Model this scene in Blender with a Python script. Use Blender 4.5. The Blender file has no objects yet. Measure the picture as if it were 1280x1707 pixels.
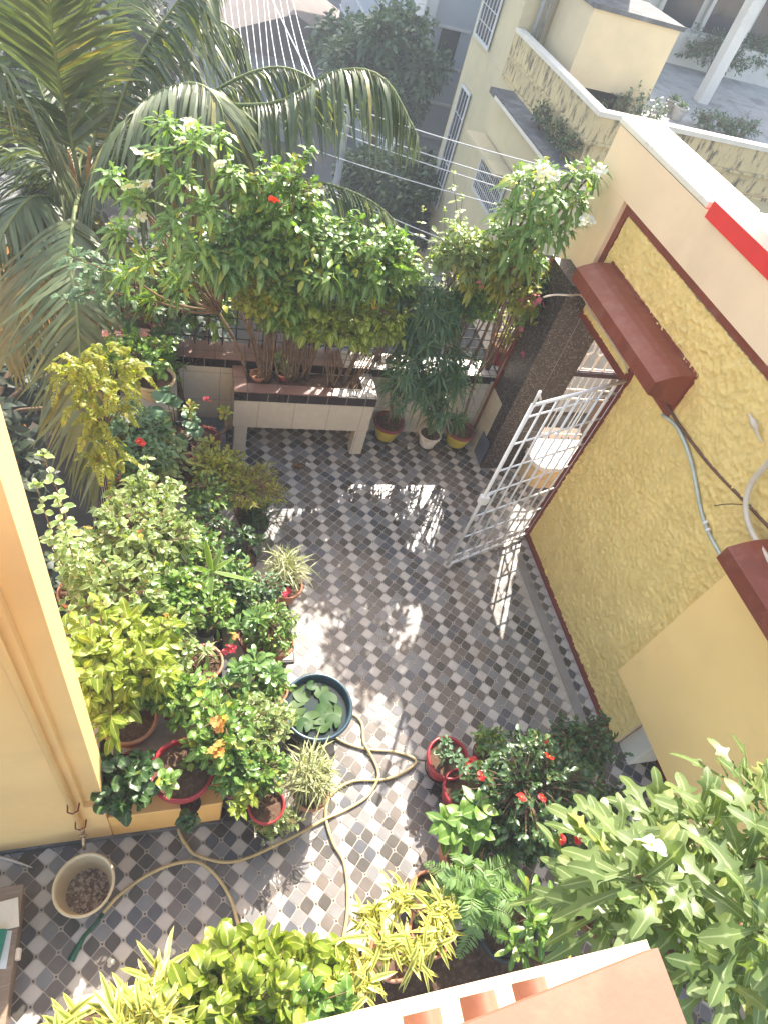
import bpy, math, random
import numpy as np
from mathutils import Vector
R_ = math.radians
sc = bpy.context.scene
# ------------------------------------------------------------------ camera, sky, sun, exposure
H = 5.0
FPX, TILT, ROLL, YAW = 1063.4, 0.834213, 0.35, 0.461611
def _axes():
    ct, st, cy, sy = math.cos(TILT), math.sin(TILT), math.cos(YAW), math.sin(YAW)
    F = np.array([sy*ct, cy*ct, -st]); Rr = np.array([cy, -sy, 0.]); U = np.cross(Rr, F)
    cr, sr = math.cos(ROLL), math.sin(ROLL)
    return F, cr*Rr+sr*U, -sr*Rr+cr*U
CF, CR, CU = _axes()
cam = bpy.data.objects.new('camera', bpy.data.cameras.new('camera')); sc.collection.objects.link(cam)
from mathutils import Matrix
cam.matrix_world = Matrix(((CR[0], CU[0], -CF[0], 0), (CR[1], CU[1], -CF[1], 0), (CR[2], CU[2], -CF[2], H), (0, 0, 0, 1)))
cam.data.sensor_fit = 'HORIZONTAL'; cam.data.sensor_width = 36; cam.data.lens = FPX/1280*36
cam.data.clip_start = 0.05; cam.data.clip_end = 400
sc.camera = cam
SUN_AZ = math.atan2(.47, .88); SUN_EL = R_(43.5)
w = bpy.data.worlds.new('World'); sc.world = w; w.use_nodes = True
nt = w.node_tree; sky = nt.nodes.new('ShaderNodeTexSky'); sky.sky_type = 'NISHITA'; sky.sun_disc = False
sky.sun_elevation = SUN_EL; sky.sun_rotation = SUN_AZ; sky.dust_density = 2.0
bg = nt.nodes['Background']; wm = nt.nodes.new('ShaderNodeMix'); wm.data_type = 'RGBA'; wm.blend_type = 'MULTIPLY'; wm.inputs[0].default_value = 1; wm.inputs[7].default_value = (1.12, 1.0, .86, 1); nt.links.new(sky.outputs[0], wm.inputs[6]); nt.links.new(wm.outputs[2], bg.inputs[0]); bg.inputs[1].default_value = 0.15
sl = bpy.data.lights.new('sun', 'SUN'); sl.energy = 3.6; sl.angle = R_(0.5); sl.color = (1, .93, .82)
so = bpy.data.objects.new('sun', sl); sc.collection.objects.link(so)
sdir = Vector((math.sin(SUN_AZ)*math.cos(SUN_EL), math.cos(SUN_AZ)*math.cos(SUN_EL), math.sin(SUN_EL)))
so.rotation_euler = (-sdir).to_track_quat('-Z', 'Y').to_euler(); so.location = (10, 20, 20)
sc.view_settings.view_transform = 'Standard'; sc.view_settings.look = 'None'
sc.view_settings.exposure = 2.02; sc.view_settings.gamma = 1
sc.cycles.max_bounces = 6; sc.cycles.transparent_max_bounces = 4
# ------------------------------------------------------------------ helpers
def ray(u, v): return CF*FPX + CR*(u-640) - CU*(v-853.5)
def atz(u, v, z): r = ray(u, v); return np.array([0, 0, H]) + r*(z-H)/r[2]
def aty(u, v, y): r = ray(u, v); return np.array([0, 0, H]) + r*y/r[1]
def atx(u, v, x): r = ray(u, v); return np.array([0, 0, H]) + r*x/r[0]
def nrm(a): a = np.asarray(a, float); return a/np.maximum(np.linalg.norm(a, axis=-1, keepdims=True), 1e-9)

class MB:
    """collects geometry; vertices carry rnd (per leaf) and edge (across a leaf) values"""
    def __init__(s): s.v = []; s.f = []; s.m = []; s.r = []; s.e = []; s.n = 0; s.sm = []
    def add(s, v, f, m=0, rnd=0.5, edge=0., smooth=True):
        v = np.asarray(v, float).reshape(-1, 3); k = len(v)
        f = [tuple(int(i)+s.n for i in q) for q in f]
        s.v.append(v); s.f += f; s.m += [m]*len(f); s.sm += [smooth]*len(f)
        s.r.append(np.broadcast_to(np.asarray(rnd, float), (k,)).copy()); s.e.append(np.broadcast_to(np.asarray(edge, float), (k,)).copy()); s.n += k
    def box(s, a, b, m=0, bev=0.0):
        (x0, y0, z0), (x1, y1, z1) = a, b
        x0, x1 = min(x0, x1), max(x0, x1); y0, y1 = min(y0, y1), max(y0, y1); z0, z1 = min(z0, z1), max(z0, z1)
        if bev <= 0:
            v = [(x, y, z) for z in (z0, z1) for x, y in ((x0, y0), (x1, y0), (x1, y1), (x0, y1))]
            f = [(3, 2, 1, 0), (4, 5, 6, 7), (0, 1, 5, 4), (1, 2, 6, 5), (2, 3, 7, 6), (3, 0, 4, 7)]
            s.add(v, f, m, smooth=False)
        else:
            t = bev
            def ring(z, d): return [(x0+d, y0+t, z), (x0+t, y0+d, z), (x1-t, y0+d, z), (x1-d, y0+t, z), (x1-d, y1-t, z), (x1-t, y1-d, z), (x0+t, y1-d, z), (x0+d, y1-t, z)]
            rs = [ring(z0, t*.7)]+[ring(z0+t, 0)]+[ring(z1-t, 0)]+[ring(z1, t*.7)]
            v = [p for r in rs for p in r]; f = [tuple(range(7, -1, -1)), tuple(range(24, 32))]
            for k in range(3):
                for i in range(8): j = (i+1) % 8; f.append((k*8+i, k*8+j, k*8+8+j, k*8+8+i))
            s.add(v, f, m, smooth=False)
    def tube(s, pts, r, m=0, n=6, cap=True, rnd=.5):
        p = np.asarray(pts, float); k = len(p); r = np.broadcast_to(np.asarray(r, float), (k,))
        t = nrm(np.gradient(p, axis=0)); a = np.array([0, 0, 1.]) if abs(t[0][2]) < .9 else np.array([1., 0, 0])
        vs = []
        u = nrm(np.cross(t[0], a))
        for i in range(k):
            u = nrm(u - t[i]*np.dot(u, t[i])); w_ = np.cross(t[i], u)
            an = np.arange(n)*2*np.pi/n
            vs.append(p[i]+r[i]*(np.cos(an)[:, None]*u+np.sin(an)[:, None]*w_))
        f = [(i*n+j, i*n+(j+1) % n, (i+1)*n+(j+1) % n, (i+1)*n+j) for i in range(k-1) for j in range(n)]
        if cap: f += [tuple(range(n-1, -1, -1)), tuple(range((k-1)*n, k*n))]
        s.add(np.concatenate(vs), f, m, rnd)
    def lathe(s, prof, c=(0, 0, 0), n=28, m=0, sc_=(1, 1), rip=0, k=12):
        vs = []; an = np.arange(n)*2*np.pi/n
        for r, z in prof:
            rr = r*(1+rip*np.cos(k*an)) if rip else r
            vs.append(np.stack([c[0]+rr*np.cos(an)*sc_[0], c[1]+rr*np.sin(an)*sc_[1], np.full(n, c[2]+z)], 1))
        f = [(i*n+j, i*n+(j+1) % n, (i+1)*n+(j+1) % n, (i+1)*n+j) for i in range(len(prof)-1) for j in range(n)]
        if prof[0][0] > 1e-4: f.append(tuple(range(n-1, -1, -1)))
        s.add(np.concatenate(vs), f, m)
    def disc(s, r, z, c=(0, 0), n=28, m=0, amp=.01, seed=0):
        rg = random.Random(seed); v = [(c[0], c[1], z)]
        for q in (.5, 1):
            for i in range(n):
                a = i*2*math.pi/n; v.append((c[0]+r*q*math.cos(a), c[1]+r*q*math.sin(a), z+rg.uniform(-amp, amp)))
        f = [(0, 1+i, 1+(i+1) % n) for i in range(n)]+[(1+i, 1+n+i, 1+n+(i+1) % n, 1+(i+1) % n) for i in range(n)]
        s.add(v, f, m)
    def prism(s, poly, axis, a, b, m=0):
        """poly = list of 2-D points in the plane across axis, extruded from a to b"""
        o = {'x': lambda p, t: (t, p[0], p[1]), 'y': lambda p, t: (p[0], t, p[1]), 'z': lambda p, t: (p[0], p[1], t)}[axis]
        k = len(poly); v = [o(p, a) for p in poly]+[o(p, b) for p in poly]
        s.add(v, [tuple(range(k-1, -1, -1)), tuple(range(k, 2*k))]+[(i, (i+1) % k, k+(i+1) % k, k+i) for i in range(k)], m, smooth=False)
    def leaves(s, P, D, U, L, W, prof, droop=.2, fold=.25, m=0, cols=2, rnd=None, rg=None):
        P = np.asarray(P, float).reshape(-1, 3); N = len(P)
        if N == 0: return
        D = nrm(np.broadcast_to(D, (N, 3))); U = np.broadcast_to(np.asarray(U, float), (N, 3))
        L = np.broadcast_to(np.asarray(L, float), (N,)); W = np.broadcast_to(np.asarray(W, float), (N,))
        dr = np.broadcast_to(np.asarray(droop, float), (N,))
        S = np.cross(D, U); bad = np.linalg.norm(S, axis=1) < 1e-3; S[bad] = (1, 0, 0); S = nrm(S); Nn = np.cross(S, D)
        k = len(prof); vs = []; rl = np.random.RandomState(N+7); lb = rl.normal(size=N)*.10; tw = rl.normal(size=N)*.35; wv = rl.rand(N)*6.28
        for t, wd in prof:
            c = P + (L*t)[:, None]*D + S*(L*lb*t*t)[:, None] + Nn*(W*.10*np.sin(wv+t*7))[:, None]; c[:, 2] -= L*dr*t*t
            hw = (W*.5*wd)[:, None]
            ct_ = np.cos(tw*t)[:, None]; st_ = np.sin(tw*t)[:, None]; S2 = S*ct_+Nn*st_; N2 = Nn*ct_-S*st_
            a = c - S2*hw + N2*hw*fold; b = c + S2*hw + N2*hw*fold
            vs.append(np.stack([a, c, b] if cols == 2 else [a, b], 1))
        V = np.stack(vs, 1)  # N,k,cols+1,3
        q = cols+1; V = V.reshape(-1, 3); per = k*q
        base = []
        for i in range(k-1):
            for j in range(cols): base.append((i*q+j, i*q+j+1, (i+1)*q+j+1, (i+1)*q+j))
        base = np.array(base); F = (base[None]+(np.arange(N)*per)[:, None, None]).reshape(-1, 4)
        if rnd is None: rnd = (rg or np.random.RandomState(1)).rand(N)
        e = np.tile([1, 0, 1] if cols == 2 else [1, 1], N*k)
        s.v.append(V); F = F + s.n; s.f += [tuple(x) for x in F.tolist()]; s.m += [m]*len(F); s.sm += [True]*len(F)
        s.r.append(np.repeat(np.broadcast_to(rnd, (N,)), per)); s.e.append(e.astype(float)); s.n += len(V)
    def build(s, name, mats, parent=None, loc=None, kind=None):
        me = bpy.data.meshes.new(name)
        v = np.concatenate(s.v)
        if loc is not None: v = v - np.array(loc)
        me.from_pydata(v.tolist(), [], s.f)
        if not isinstance(mats, (list, tuple)): mats = [mats]
        for mt in mats: me.materials.append(mt)
        me.polygons.foreach_set('material_index', s.m); me.polygons.foreach_set('use_smooth', s.sm)
        for nm, dt in (('rnd', s.r), ('edge', s.e)):
            at = me.attributes.new(nm, 'FLOAT', 'POINT'); at.data.foreach_set('value', np.concatenate(dt))
        me.update()
        o = bpy.data.objects.new(name, me); sc.collection.objects.link(o)
        if parent is not None: o.parent = parent
        if loc is not None and parent is None: o.location = loc
        if kind: o['kind'] = kind
        return o
def thing(name, label, cat, loc=(0, 0, 0), group=None):
    o = bpy.data.objects.new(name, None); sc.collection.objects.link(o); o.location = loc; o.empty_display_size = .1
    o['label'] = label; o['category'] = cat
    if group: o['group'] = group
    return o
def tag(o, label, cat, group=None):
    o['label'] = label; o['category'] = cat
    if group: o['group'] = group
    return o
# ------------------------------------------------------------------ materials
MC = {}
def _new(name):
    m = bpy.data.materials.new(name); m.use_nodes = True; return m, m.node_tree, m.node_tree.nodes['Principled BSDF']
def rgb(c): return (c[0], c[1], c[2], 1)
def noise(nt, scale, detail=4, rough=.6, co=None, dist=0):
    n = nt.nodes.new('ShaderNodeTexNoise'); n.inputs['Scale'].default_value = scale; n.inputs['Detail'].default_value = detail
    n.inputs['Roughness'].default_value = rough; n.inputs['Distortion'].default_value = dist
    if co is None: co = nt.nodes.new('ShaderNodeNewGeometry').outputs['Position']
    nt.links.new(co, n.inputs['Vector']); return n
def ramp(nt, src, stops):
    r = nt.nodes.new('ShaderNodeValToRGB'); e = r.color_ramp.elements
    while len(e) < len(stops): e.new(.5)
    for x, (p, c) in zip(e, stops): x.position = p; x.color = rgb(c) if len(c) == 3 else c
    nt.links.new(src, r.inputs[0]); return r
def mixc(nt, f, a, b, mode='MIX'):
    m = nt.nodes.new('ShaderNodeMix'); m.data_type = 'RGBA'; m.blend_type = mode
    for s_, v in ((0, f), (6, a), (7, b)):
        if isinstance(v, (int, float)): m.inputs[s_].default_value = v
        elif isinstance(v, (tuple, list)): m.inputs[s_].default_value = rgb(v)
        else: nt.links.new(v, m.inputs[s_])
    return m.outputs[2]
def bump(nt, bs, src, strength=.3, dist=.01):
    b = nt.nodes.new('ShaderNodeBump'); b.inputs['Strength'].default_value = strength; b.inputs['Distance'].default_value = dist
    nt.links.new(src, b.inputs['Height']); nt.links.new(b.outputs[0], bs.inputs['Normal']); return b
def paint(name, c, rough=.6, var=.12, scale=3, dirt=None, dirt_amt=.5, dirt_scale=2.5, bmp=.15, bscale=60, spec=.5, metal=0, stretch=None, th=(.5, .7)):
    if name in MC: return MC[name]
    m, nt, bs = _new(name); bs.inputs['Roughness'].default_value = rough; bs.inputs['Metallic'].default_value = metal
    bs.inputs['Specular IOR Level'].default_value = spec
    n = noise(nt, scale); lo = [x*(1-var) for x in c]; hi = [min(1, x*(1+var)) for x in c]
    col = ramp(nt, n.outputs[0], [(.3, lo), (.7, hi)]).outputs[0]
    if dirt:
        co = None
        if stretch:
            g = nt.nodes.new('ShaderNodeNewGeometry'); mp = nt.nodes.new('ShaderNodeMapping'); mp.inputs['Scale'].default_value = stretch
            nt.links.new(g.outputs['Position'], mp.inputs[0]); co = mp.outputs[0]
        d = noise(nt, dirt_scale, 8, .7, co); f = ramp(nt, d.outputs[0], [(th[0], (0, 0, 0)), (th[1], (dirt_amt,)*3)]).outputs[0]
        col = mixc(nt, f, col, dirt)
    nt.links.new(col, bs.inputs['Base Color'])
    if bmp: bump(nt, bs, noise(nt, bscale, 5).outputs[0], bmp, .004)
    MC[name] = m; return m
def leafmat(name, c1, c2, c3=None, edge=None, rough=.42, trans=.3, spec=.5, ecut=(.45, .6), rib=None):
    if name in MC: return MC[name]
    m, nt, bs = _new(name); at = nt.nodes.new('ShaderNodeAttribute'); at.attribute_name = 'rnd'
    st = [(0, c1), (.75, c2)] + ([(.93, c2), (.97, c3)] if c3 else [])
    col = ramp(nt, at.outputs['Fac'], st).outputs[0]
    n = noise(nt, 9, 3); col = mixc(nt, n.outputs[0], col, [x*.65 for x in c1])
    if edge:
        ae = nt.nodes.new('ShaderNodeAttribute'); ae.attribute_name = 'edge'
        f = ramp(nt, ae.outputs['Fac'], [(ecut[0], (0, 0, 0)), (ecut[1], (1, 1, 1))]).outputs[0]; col = mixc(nt, f, col, edge)
    if rib:
        ar = nt.nodes.new('ShaderNodeAttribute'); ar.attribute_name = 'edge'
        fr = ramp(nt, ar.outputs['Fac'], [(.04, (1, 1, 1)), (.16, (0, 0, 0))]).outputs[0]; col = mixc(nt, fr, col, rib)
    nt.links.new(col, bs.inputs['Base Color']); bs.inputs['Roughness'].default_value = rough; bs.inputs['Specular IOR Level'].default_value = spec
    tr = nt.nodes.new('ShaderNodeBsdfTranslucent'); tc = mixc(nt, 1.0, col, (1.8, 1.9, .6), 'MULTIPLY'); nt.links.new(tc, tr.inputs[0])
    ms = nt.nodes.new('ShaderNodeMixShader'); ms.inputs[0].default_value = trans
    nt.links.new(bs.outputs[0], ms.inputs[1]); nt.links.new(tr.outputs[0], ms.inputs[2])
    nt.links.new(ms.outputs[0], nt.nodes['Material Output'].inputs[0]); MC[name] = m; return m
def tilemat(name, c1, c2, grout, sx, sy, rough=.3, plane='xz', gw=.006, var=1.0):
    if name in MC: return MC[name]
    m, nt, bs = _new(name); g = nt.nodes.new('ShaderNodeNewGeometry'); sep = nt.nodes.new('ShaderNodeSeparateXYZ'); cb = nt.nodes.new('ShaderNodeCombineXYZ')
    nt.links.new(g.outputs['Position'], sep.inputs[0])
    for i, a in enumerate(plane): nt.links.new(sep.outputs['xyz'.index(a)], cb.inputs[i])
    b = nt.nodes.new('ShaderNodeTexBrick'); b.offset = 0; b.inputs['Scale'].default_value = 1
    b.inputs['Brick Width'].default_value = sx; b.inputs['Row Height'].default_value = sy; b.inputs['Mortar Size'].default_value = gw
    b.inputs['Color1'].default_value = rgb(c1); b.inputs['Color2'].default_value = rgb(c2); b.inputs['Mortar'].default_value = rgb(grout)
    nt.links.new(cb.outputs[0], b.inputs['Vector'])
    n = noise(nt, 14, 5); col = mixc(nt, n.outputs[0], b.outputs[0], mixc(nt, 1.0, b.outputs[0], (.75, .72, .66), 'MULTIPLY'))
    nt.links.new(col, bs.inputs['Base Color']); bs.inputs['Roughness'].default_value = rough; MC[name] = m; return m
def stuccomat():
    m, nt, bs = _new('rough_yellow_stucco')
    v = noise(nt, 11, 7, .62, None, 1.2); v2 = noise(nt, 4, 3)
    g = nt.nodes.new('ShaderNodeNewGeometry'); vo = nt.nodes.new('ShaderNodeTexVoronoi'); vo.feature = 'DISTANCE_TO_EDGE'; vo.inputs['Scale'].default_value = 9
    nz = noise(nt, 5, 5, .6); ad = nt.nodes.new('ShaderNodeVectorMath'); ad.operation = 'MULTIPLY_ADD'; ad.inputs[1].default_value = (.5, .5, .5)
    nt.links.new(nz.outputs['Color'], ad.inputs[0]); nt.links.new(g.outputs['Position'], ad.inputs[2]); nt.links.new(ad.outputs[0], vo.inputs['Vector'])
    edge = ramp(nt, vo.outputs['Distance'], [(0, (.0, .0, .0)), (.06, (1, 1, 1))])
    gate = ramp(nt, noise(nt, 7, 3).outputs[0], [(.48, (0, 0, 0)), (.56, (1, 1, 1))])
    e2 = mixc(nt, gate.outputs[0], (1, 1, 1), edge.outputs[0])
    base = ramp(nt, v2.outputs[0], [(.3, (.74, .53, .18)), (.7, (.85, .62, .23))]).outputs[0]
    col = mixc(nt, ramp(nt, v.outputs[0], [(.3, (.3,)*3), (.5, (0,)*3)]).outputs[0], base, (.48, .32, .09))
    col = mixc(nt, e2, mixc(nt, .15, col, (.3, .18, .06)), col)
    nt.links.new(col, bs.inputs['Base Color']); bs.inputs['Roughness'].default_value = .75
    h = nt.nodes.new('ShaderNodeMath'); h.operation = 'MULTIPLY_ADD'; h.inputs[1].default_value = .2
    nt.links.new(e2, h.inputs[0]); nt.links.new(v.outputs[0], h.inputs[2])
    bump(nt, bs, h.outputs[0], .5, .02); return m
def weathered(name, c, dark=(.06, .06, .055), amt=.9, th=(.48, .62)):
    return paint(name, c, .8, .1, 2, dark, amt, 2.2, .3, 25, .2, 0, (3.2, 3.2, .7), th)
M = dict(
 cream=paint('cream_wall_paint', (.84, .62, .40), .55, .05, 1.5, (.5, .38, .25), .25, 1.2, .12, 40),
 bay=paint('warm_bay_paint', (.97, .64, .25), .55, .05, 1.2, (.7, .48, .22), .35, 1.3, .12, 40),
 lwall=paint('pale_peach_wall_paint', (.88, .59, .26), .5, .04, 1.2, (.6, .4, .2), .3, 1.1, .12, 40),
 ochre=paint('golden_wall_paint', (.78, .46, .15), .55, .06, 1.2, (.35, .2, .08), .3, 1.6, .12, 40),
 peach=paint('peach_wall_paint', (.86, .56, .235), .5, .04, 1.2, (.6, .4, .2), .2, 1, .1, 40),
 whiteplaster=paint('white_coping_plaster', (.72, .66, .55), .7, .06, 4, (.2, .18, .15), .6, 9, .3, 50, th=(.62, .7)),
 red=paint('red_paint', (.72, .03, .025), .45, .08, 5, None, bmp=.1),
 pink=paint('salmon_slab_paint', (.27, .118, .075), .6, .06, 2.5, (.5, .25, .16), .3, 3, .2, 50),
 maroon=paint('maroon_oxide_paint', (.21, .045, .022), .5, .15, 4, (.36, .17, .12), .35, 5, .2, 30, .4),
 skirt=paint('dark_red_skirting_paint', (.19, .035, .018), .4, .15, 6, None, bmp=.1),
 white=paint('white_enamel', (.78, .76, .74), .35, .05, 8, (.3, .2, .15), .5, 14, .05, th=(.62, .72)),
 black=paint('black_iron', (.018, .017, .017), .5, .2, 8),
 pcream=paint('cream_glazed_pot', (.66, .50, .28), .4, .1, 8, (.3, .2, .1), .5, 9),
 pred=paint('red_plastic_pot', (.36, .02, .03), .32, .15, 7, (.12, .05, .03), .4, 9),
 pmar=paint('maroon_pot', (.2, .03, .03), .4, .15, 7, (.2, .14, .1), .4, 10),
 pyel=paint('olive_yellow_pot', (.42, .33, .03), .45, .12, 7, (.15, .1, .04), .6, 7),
 pter=paint('terracotta_pot', (.42, .17, .09), .7, .15, 7, (.45, .35, .28), .5, 6),
 pwht=paint('white_ceramic_pot', (.66, .60, .52), .35, .06, 6, (.3, .18, .1), .5, 9),
 pblk=paint('black_grow_bag', (.03, .03, .03), .6, .2, 8, (.12, .1, .08), .5, 7),
 soil=paint('potting_soil', (.10, .06, .04), .95, .35, 18, (.24, .17, .11), .6, 30, 1.0, 70, .1),
 bark=paint('brown_bark', (.16, .10, .06), .85, .3, 20, (.3, .25, .19), .5, 14, .6, 40, .2),
 gstem=paint('green_stem', (.16, .2, .07), .6, .2, 15, None),
 wood=paint('weathered_board', (.24, .17, .12), .75, .25, 4, (.4, .33, .26), .5, 8, .4, 30, .2, 0, (1, 8, 8)),
 paper=paint('cream_cardboard', (.72, .62, .48), .8, .05, 6, (.5, .38, .25), .4, 8),
 greenbox=paint('green_plastic', (.01, .16, .10), .4, .1, 6),
 hose=paint('cream_hose', (.55, .44, .22), .4, .12, 10, (.25, .17, .07), .5, 8),
 nozzle=paint('green_nozzle', (.01, .09, .05), .4, .1, 6),
 bucket=paint('cream_plastic_bucket', (.62, .49, .30), .4, .06, 5, (.35, .24, .12), .4, 6),
 gravel=paint('wet_brown_gravel', (.13, .08, .05), .6, .6, 45, (.42, .34, .26), .8, 40, 1.0, 60, .5, th=(.48, .56)),
 tub=paint('dark_blue_tub', (.025, .06, .085), .3, .1, 6),
 tile_g=paint('plain_grey_strip', (.26, .24, .22), .5, .12, 6, (.16, .14, .12), .5, 5),
 stone=paint('pale_stone_slab', (.45, .40, .33), .6, .15, 7, (.2, .16, .12), .6, 8),
 conc=paint('weathered_grey_concrete', (.32, .33, .33), .9, .15, 3, (.12, .12, .12), .8, 1.4, .3, 20),
 dconc=paint('blackened_concrete', (.11, .11, .11), .9, .3, 3, (.3, .3, .29), .5, 3, .3, 20),
 nyel=paint('stained_yellow_plaster', (.60, .48, .26), .8, .1, 2, (.06, .055, .045), .85, 2.0, .3, 25, .2, 0, (4, 4, 1.3), (.5, .62)),
 nyel2=paint('pale_yellow_facade', (.60, .51, .31), .8, .06, .7, (.4, .36, .25), .5, .8, .2, 12),
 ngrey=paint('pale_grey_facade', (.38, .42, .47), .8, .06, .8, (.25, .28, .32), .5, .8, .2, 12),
 nwhite=paint('whitewashed_wall', (.60, .60, .58), .8, .06, 1, (.4, .4, .4), .5, 1.2, .2, 12),
 glass=paint('dark_window_glass', (.03, .035, .045), .15, .2, 2, None, bmp=0, spec=.6),
 road=paint('dusty_road', (.16, .155, .15), .9, .15, .5, (.26, .23, .2), .5, .7, .3, 10),
 ground=paint('dark_earth_yard', (.045, .038, .03), .95, .3, 1.2, (.1, .08, .055), .5, 1.6, .4, 6),
 roofbrown=paint('brown_sheet_roof', (.13, .105, .095), .9, .12, 1, (.09, .07, .065), .5, 1.5, .2, 8),
 orange=paint('orange_hut_paint', (.55, .22, .03), .7, .12, 2, (.3, .1, .03), .5, 2),
 wire=paint('pale_cable', (.55, .55, .54), .5, .05, 5, None, bmp=0),
 steel=paint('galvanised_conduit', (.5, .54, .47), .35, .1, 9, (.2, .24, .18), .4, 12, metal=.3),
 brownc=paint('brown_cable', (.13, .05, .025), .5, .1, 9),
 creamc=paint('cream_flexible_pipe', (.60, .50, .39), .5, .1, 9),
 brass=paint('old_brass', (.35, .25, .16), .35, .15, 9, metal=.7),
 stucco=stuccomat(),
)
def granitemat():
    m, nt, bs = _new('speckled_dark_granite'); g = nt.nodes.new('ShaderNodeNewGeometry'); vo = nt.nodes.new('ShaderNodeTexVoronoi'); vo.inputs['Scale'].default_value = 110
    nt.links.new(g.outputs['Position'], vo.inputs['Vector'])
    sp = nt.nodes.new('ShaderNodeSeparateColor'); nt.links.new(vo.outputs['Color'], sp.inputs[0])
    col = ramp(nt, sp.outputs[0], [(0, (.012, .010, .009)), (.6, (.028, .022, .019)), (.84, (.075, .05, .042)), (.95, (.2, .17, .155))]).outputs[0]
    nt.links.new(col, bs.inputs['Base Color']); bs.inputs['Roughness'].default_value = .42; return m
M['granite'] = granitemat()
M['plt_white'] = tilemat('cream_wall_tiles', (.62, .56, .46), (.68, .59, .50), (.40, .33, .25), .36, .36, .3, 'xz', .004)
M['plt_top'] = tilemat('brown_rim_tiles', (.22, .11, .09), (.26, .14, .11), (.12, .07, .055), .3, .3, .35, 'xy')
M['plt_top_lit'] = tilemat('sunlit_rim_tiles', (.62, .58, .52), (.68, .62, .56), (.16, .13, .11), .1, .1, .3, 'xy')  # sunlit stretch of the rim tiles, its brightness painted in as white
M['plt_black'] = tilemat('black_edge_tiles', (.022, .014, .014), (.035, .02, .02), (.25, .22, .2), .2, .5, .25, 'xz', .004)
# leaves
LM = dict(
 pud=leafmat('spoon_leaf_green', (0.120, 0.243, 0.055), (0.285, 0.425, 0.100), (0.765, 0.668, 0.092), rib=(.30, .38, .16), rough=.4, trans=.3),
 pudb=leafmat('big_spoon_leaf_green', (.13, .20, .06), (.22, .29, .09), (.42, .42, .10), rough=.42, trans=.35, rib=(.32, .38, .18)),
 mid=leafmat('mid_green_leaf', (0.106, 0.224, 0.040), (0.236, 0.382, 0.070), (0.785, 0.673, 0.081), rib=(0.310, 0.391, 0.138), rough=.36),
 gloss=leafmat('glossy_leaf', (0.100, 0.220, 0.066), (0.228, 0.366, 0.110), (0.625, 0.610, 0.131), rib=(0.270, 0.375, 0.125), rough=.3),
 pale=leafmat('pale_variegated_leaf', (0.168, 0.264, 0.084), (0.311, 0.396, 0.144), (0.648, 0.552, 0.240), edge=(0.441, 0.480, 0.240), rough=.36, ecut=(.6, 1.0), trans=.35),
 lime=leafmat('lime_leaf', (.17, .25, .02), (.34, .40, .05), (.5, .48, .12), rib=(.50, .52, .14), rough=.42, trans=.38),
 dark=leafmat('dark_green_leaf', (0.030, 0.078, 0.023), (0.081, 0.147, 0.039), (0.201, 0.241, 0.047), rib=(0.124, 0.196, 0.081), rough=.35, trans=.18),
 blue=leafmat('blue_green_leaf', (0.088, 0.184, 0.087), (0.202, 0.323, 0.166), rough=.45, trans=.25),
 yel=leafmat('yellow_green_leaf', (.22, .27, .03), (.42, .40, .05), (.6, .38, .05), rib=(.5, .48, .12), rough=.42, trans=.4),
 drac=leafmat('yellow_striped_leaf', (.16, .22, .03), (.25, .30, .05), edge=(.66, .58, .16), rough=.4, trans=.3, ecut=(.25, .7)),
 spid=leafmat('cream_striped_leaf', (.10, .17, .05), (.2, .26, .09), (.3, .2, .1), edge=(.55, .53, .3), rough=.45, trans=.25, ecut=(.3, .8)),
 fern=leafmat('fern_green', (.15, .27, .08), (.25, .38, .14), rough=.45, trans=.35),
 palm=leafmat('parlour_palm_green', (0.035, 0.099, 0.037), (0.107, 0.198, 0.075), (0.267, 0.281, 0.059), rough=.35, trans=.2),
 coco=leafmat('coconut_leaflet_green', (0.091, 0.132, 0.063), (0.181, 0.217, 0.098), (0.471, 0.389, 0.098), rough=.38, trans=.17),
 cocoy=leafmat('dry_coconut_leaflet', (0.225, 0.195, 0.070), (0.365, 0.286, 0.105), (0.421, 0.182, 0.047), rough=.5, trans=.3),
 tree=leafmat('street_tree_leaf', (0.063, 0.118, 0.053), (0.148, 0.235, 0.106), rough=.45, trans=.2),
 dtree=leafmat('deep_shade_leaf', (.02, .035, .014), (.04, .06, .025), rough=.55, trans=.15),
 lotus=leafmat('water_plant_leaf', (.03, .09, .02), (.10, .17, .04), (.28, .26, .06), rough=.5, trans=.1, spec=.25),
)
def petal(name, c, rough=.5): return leafmat(name, [x*.8 for x in c], c, None, None, rough, .3)
PM = dict(white=petal('white_petal', (.85, .84, .78)), red=petal('red_petal', (.75, .03, .02)), pink=petal('pink_petal', (.85, .22, .32)),
          hot=petal('magenta_petal', (.7, .06, .13)), orange=petal('orange_petal', (.75, .36, .10)), yellow=petal('yellow_petal', (.8, .6, .05)), blush=petal('blush_petal', (.85, .45, .5)))
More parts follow.
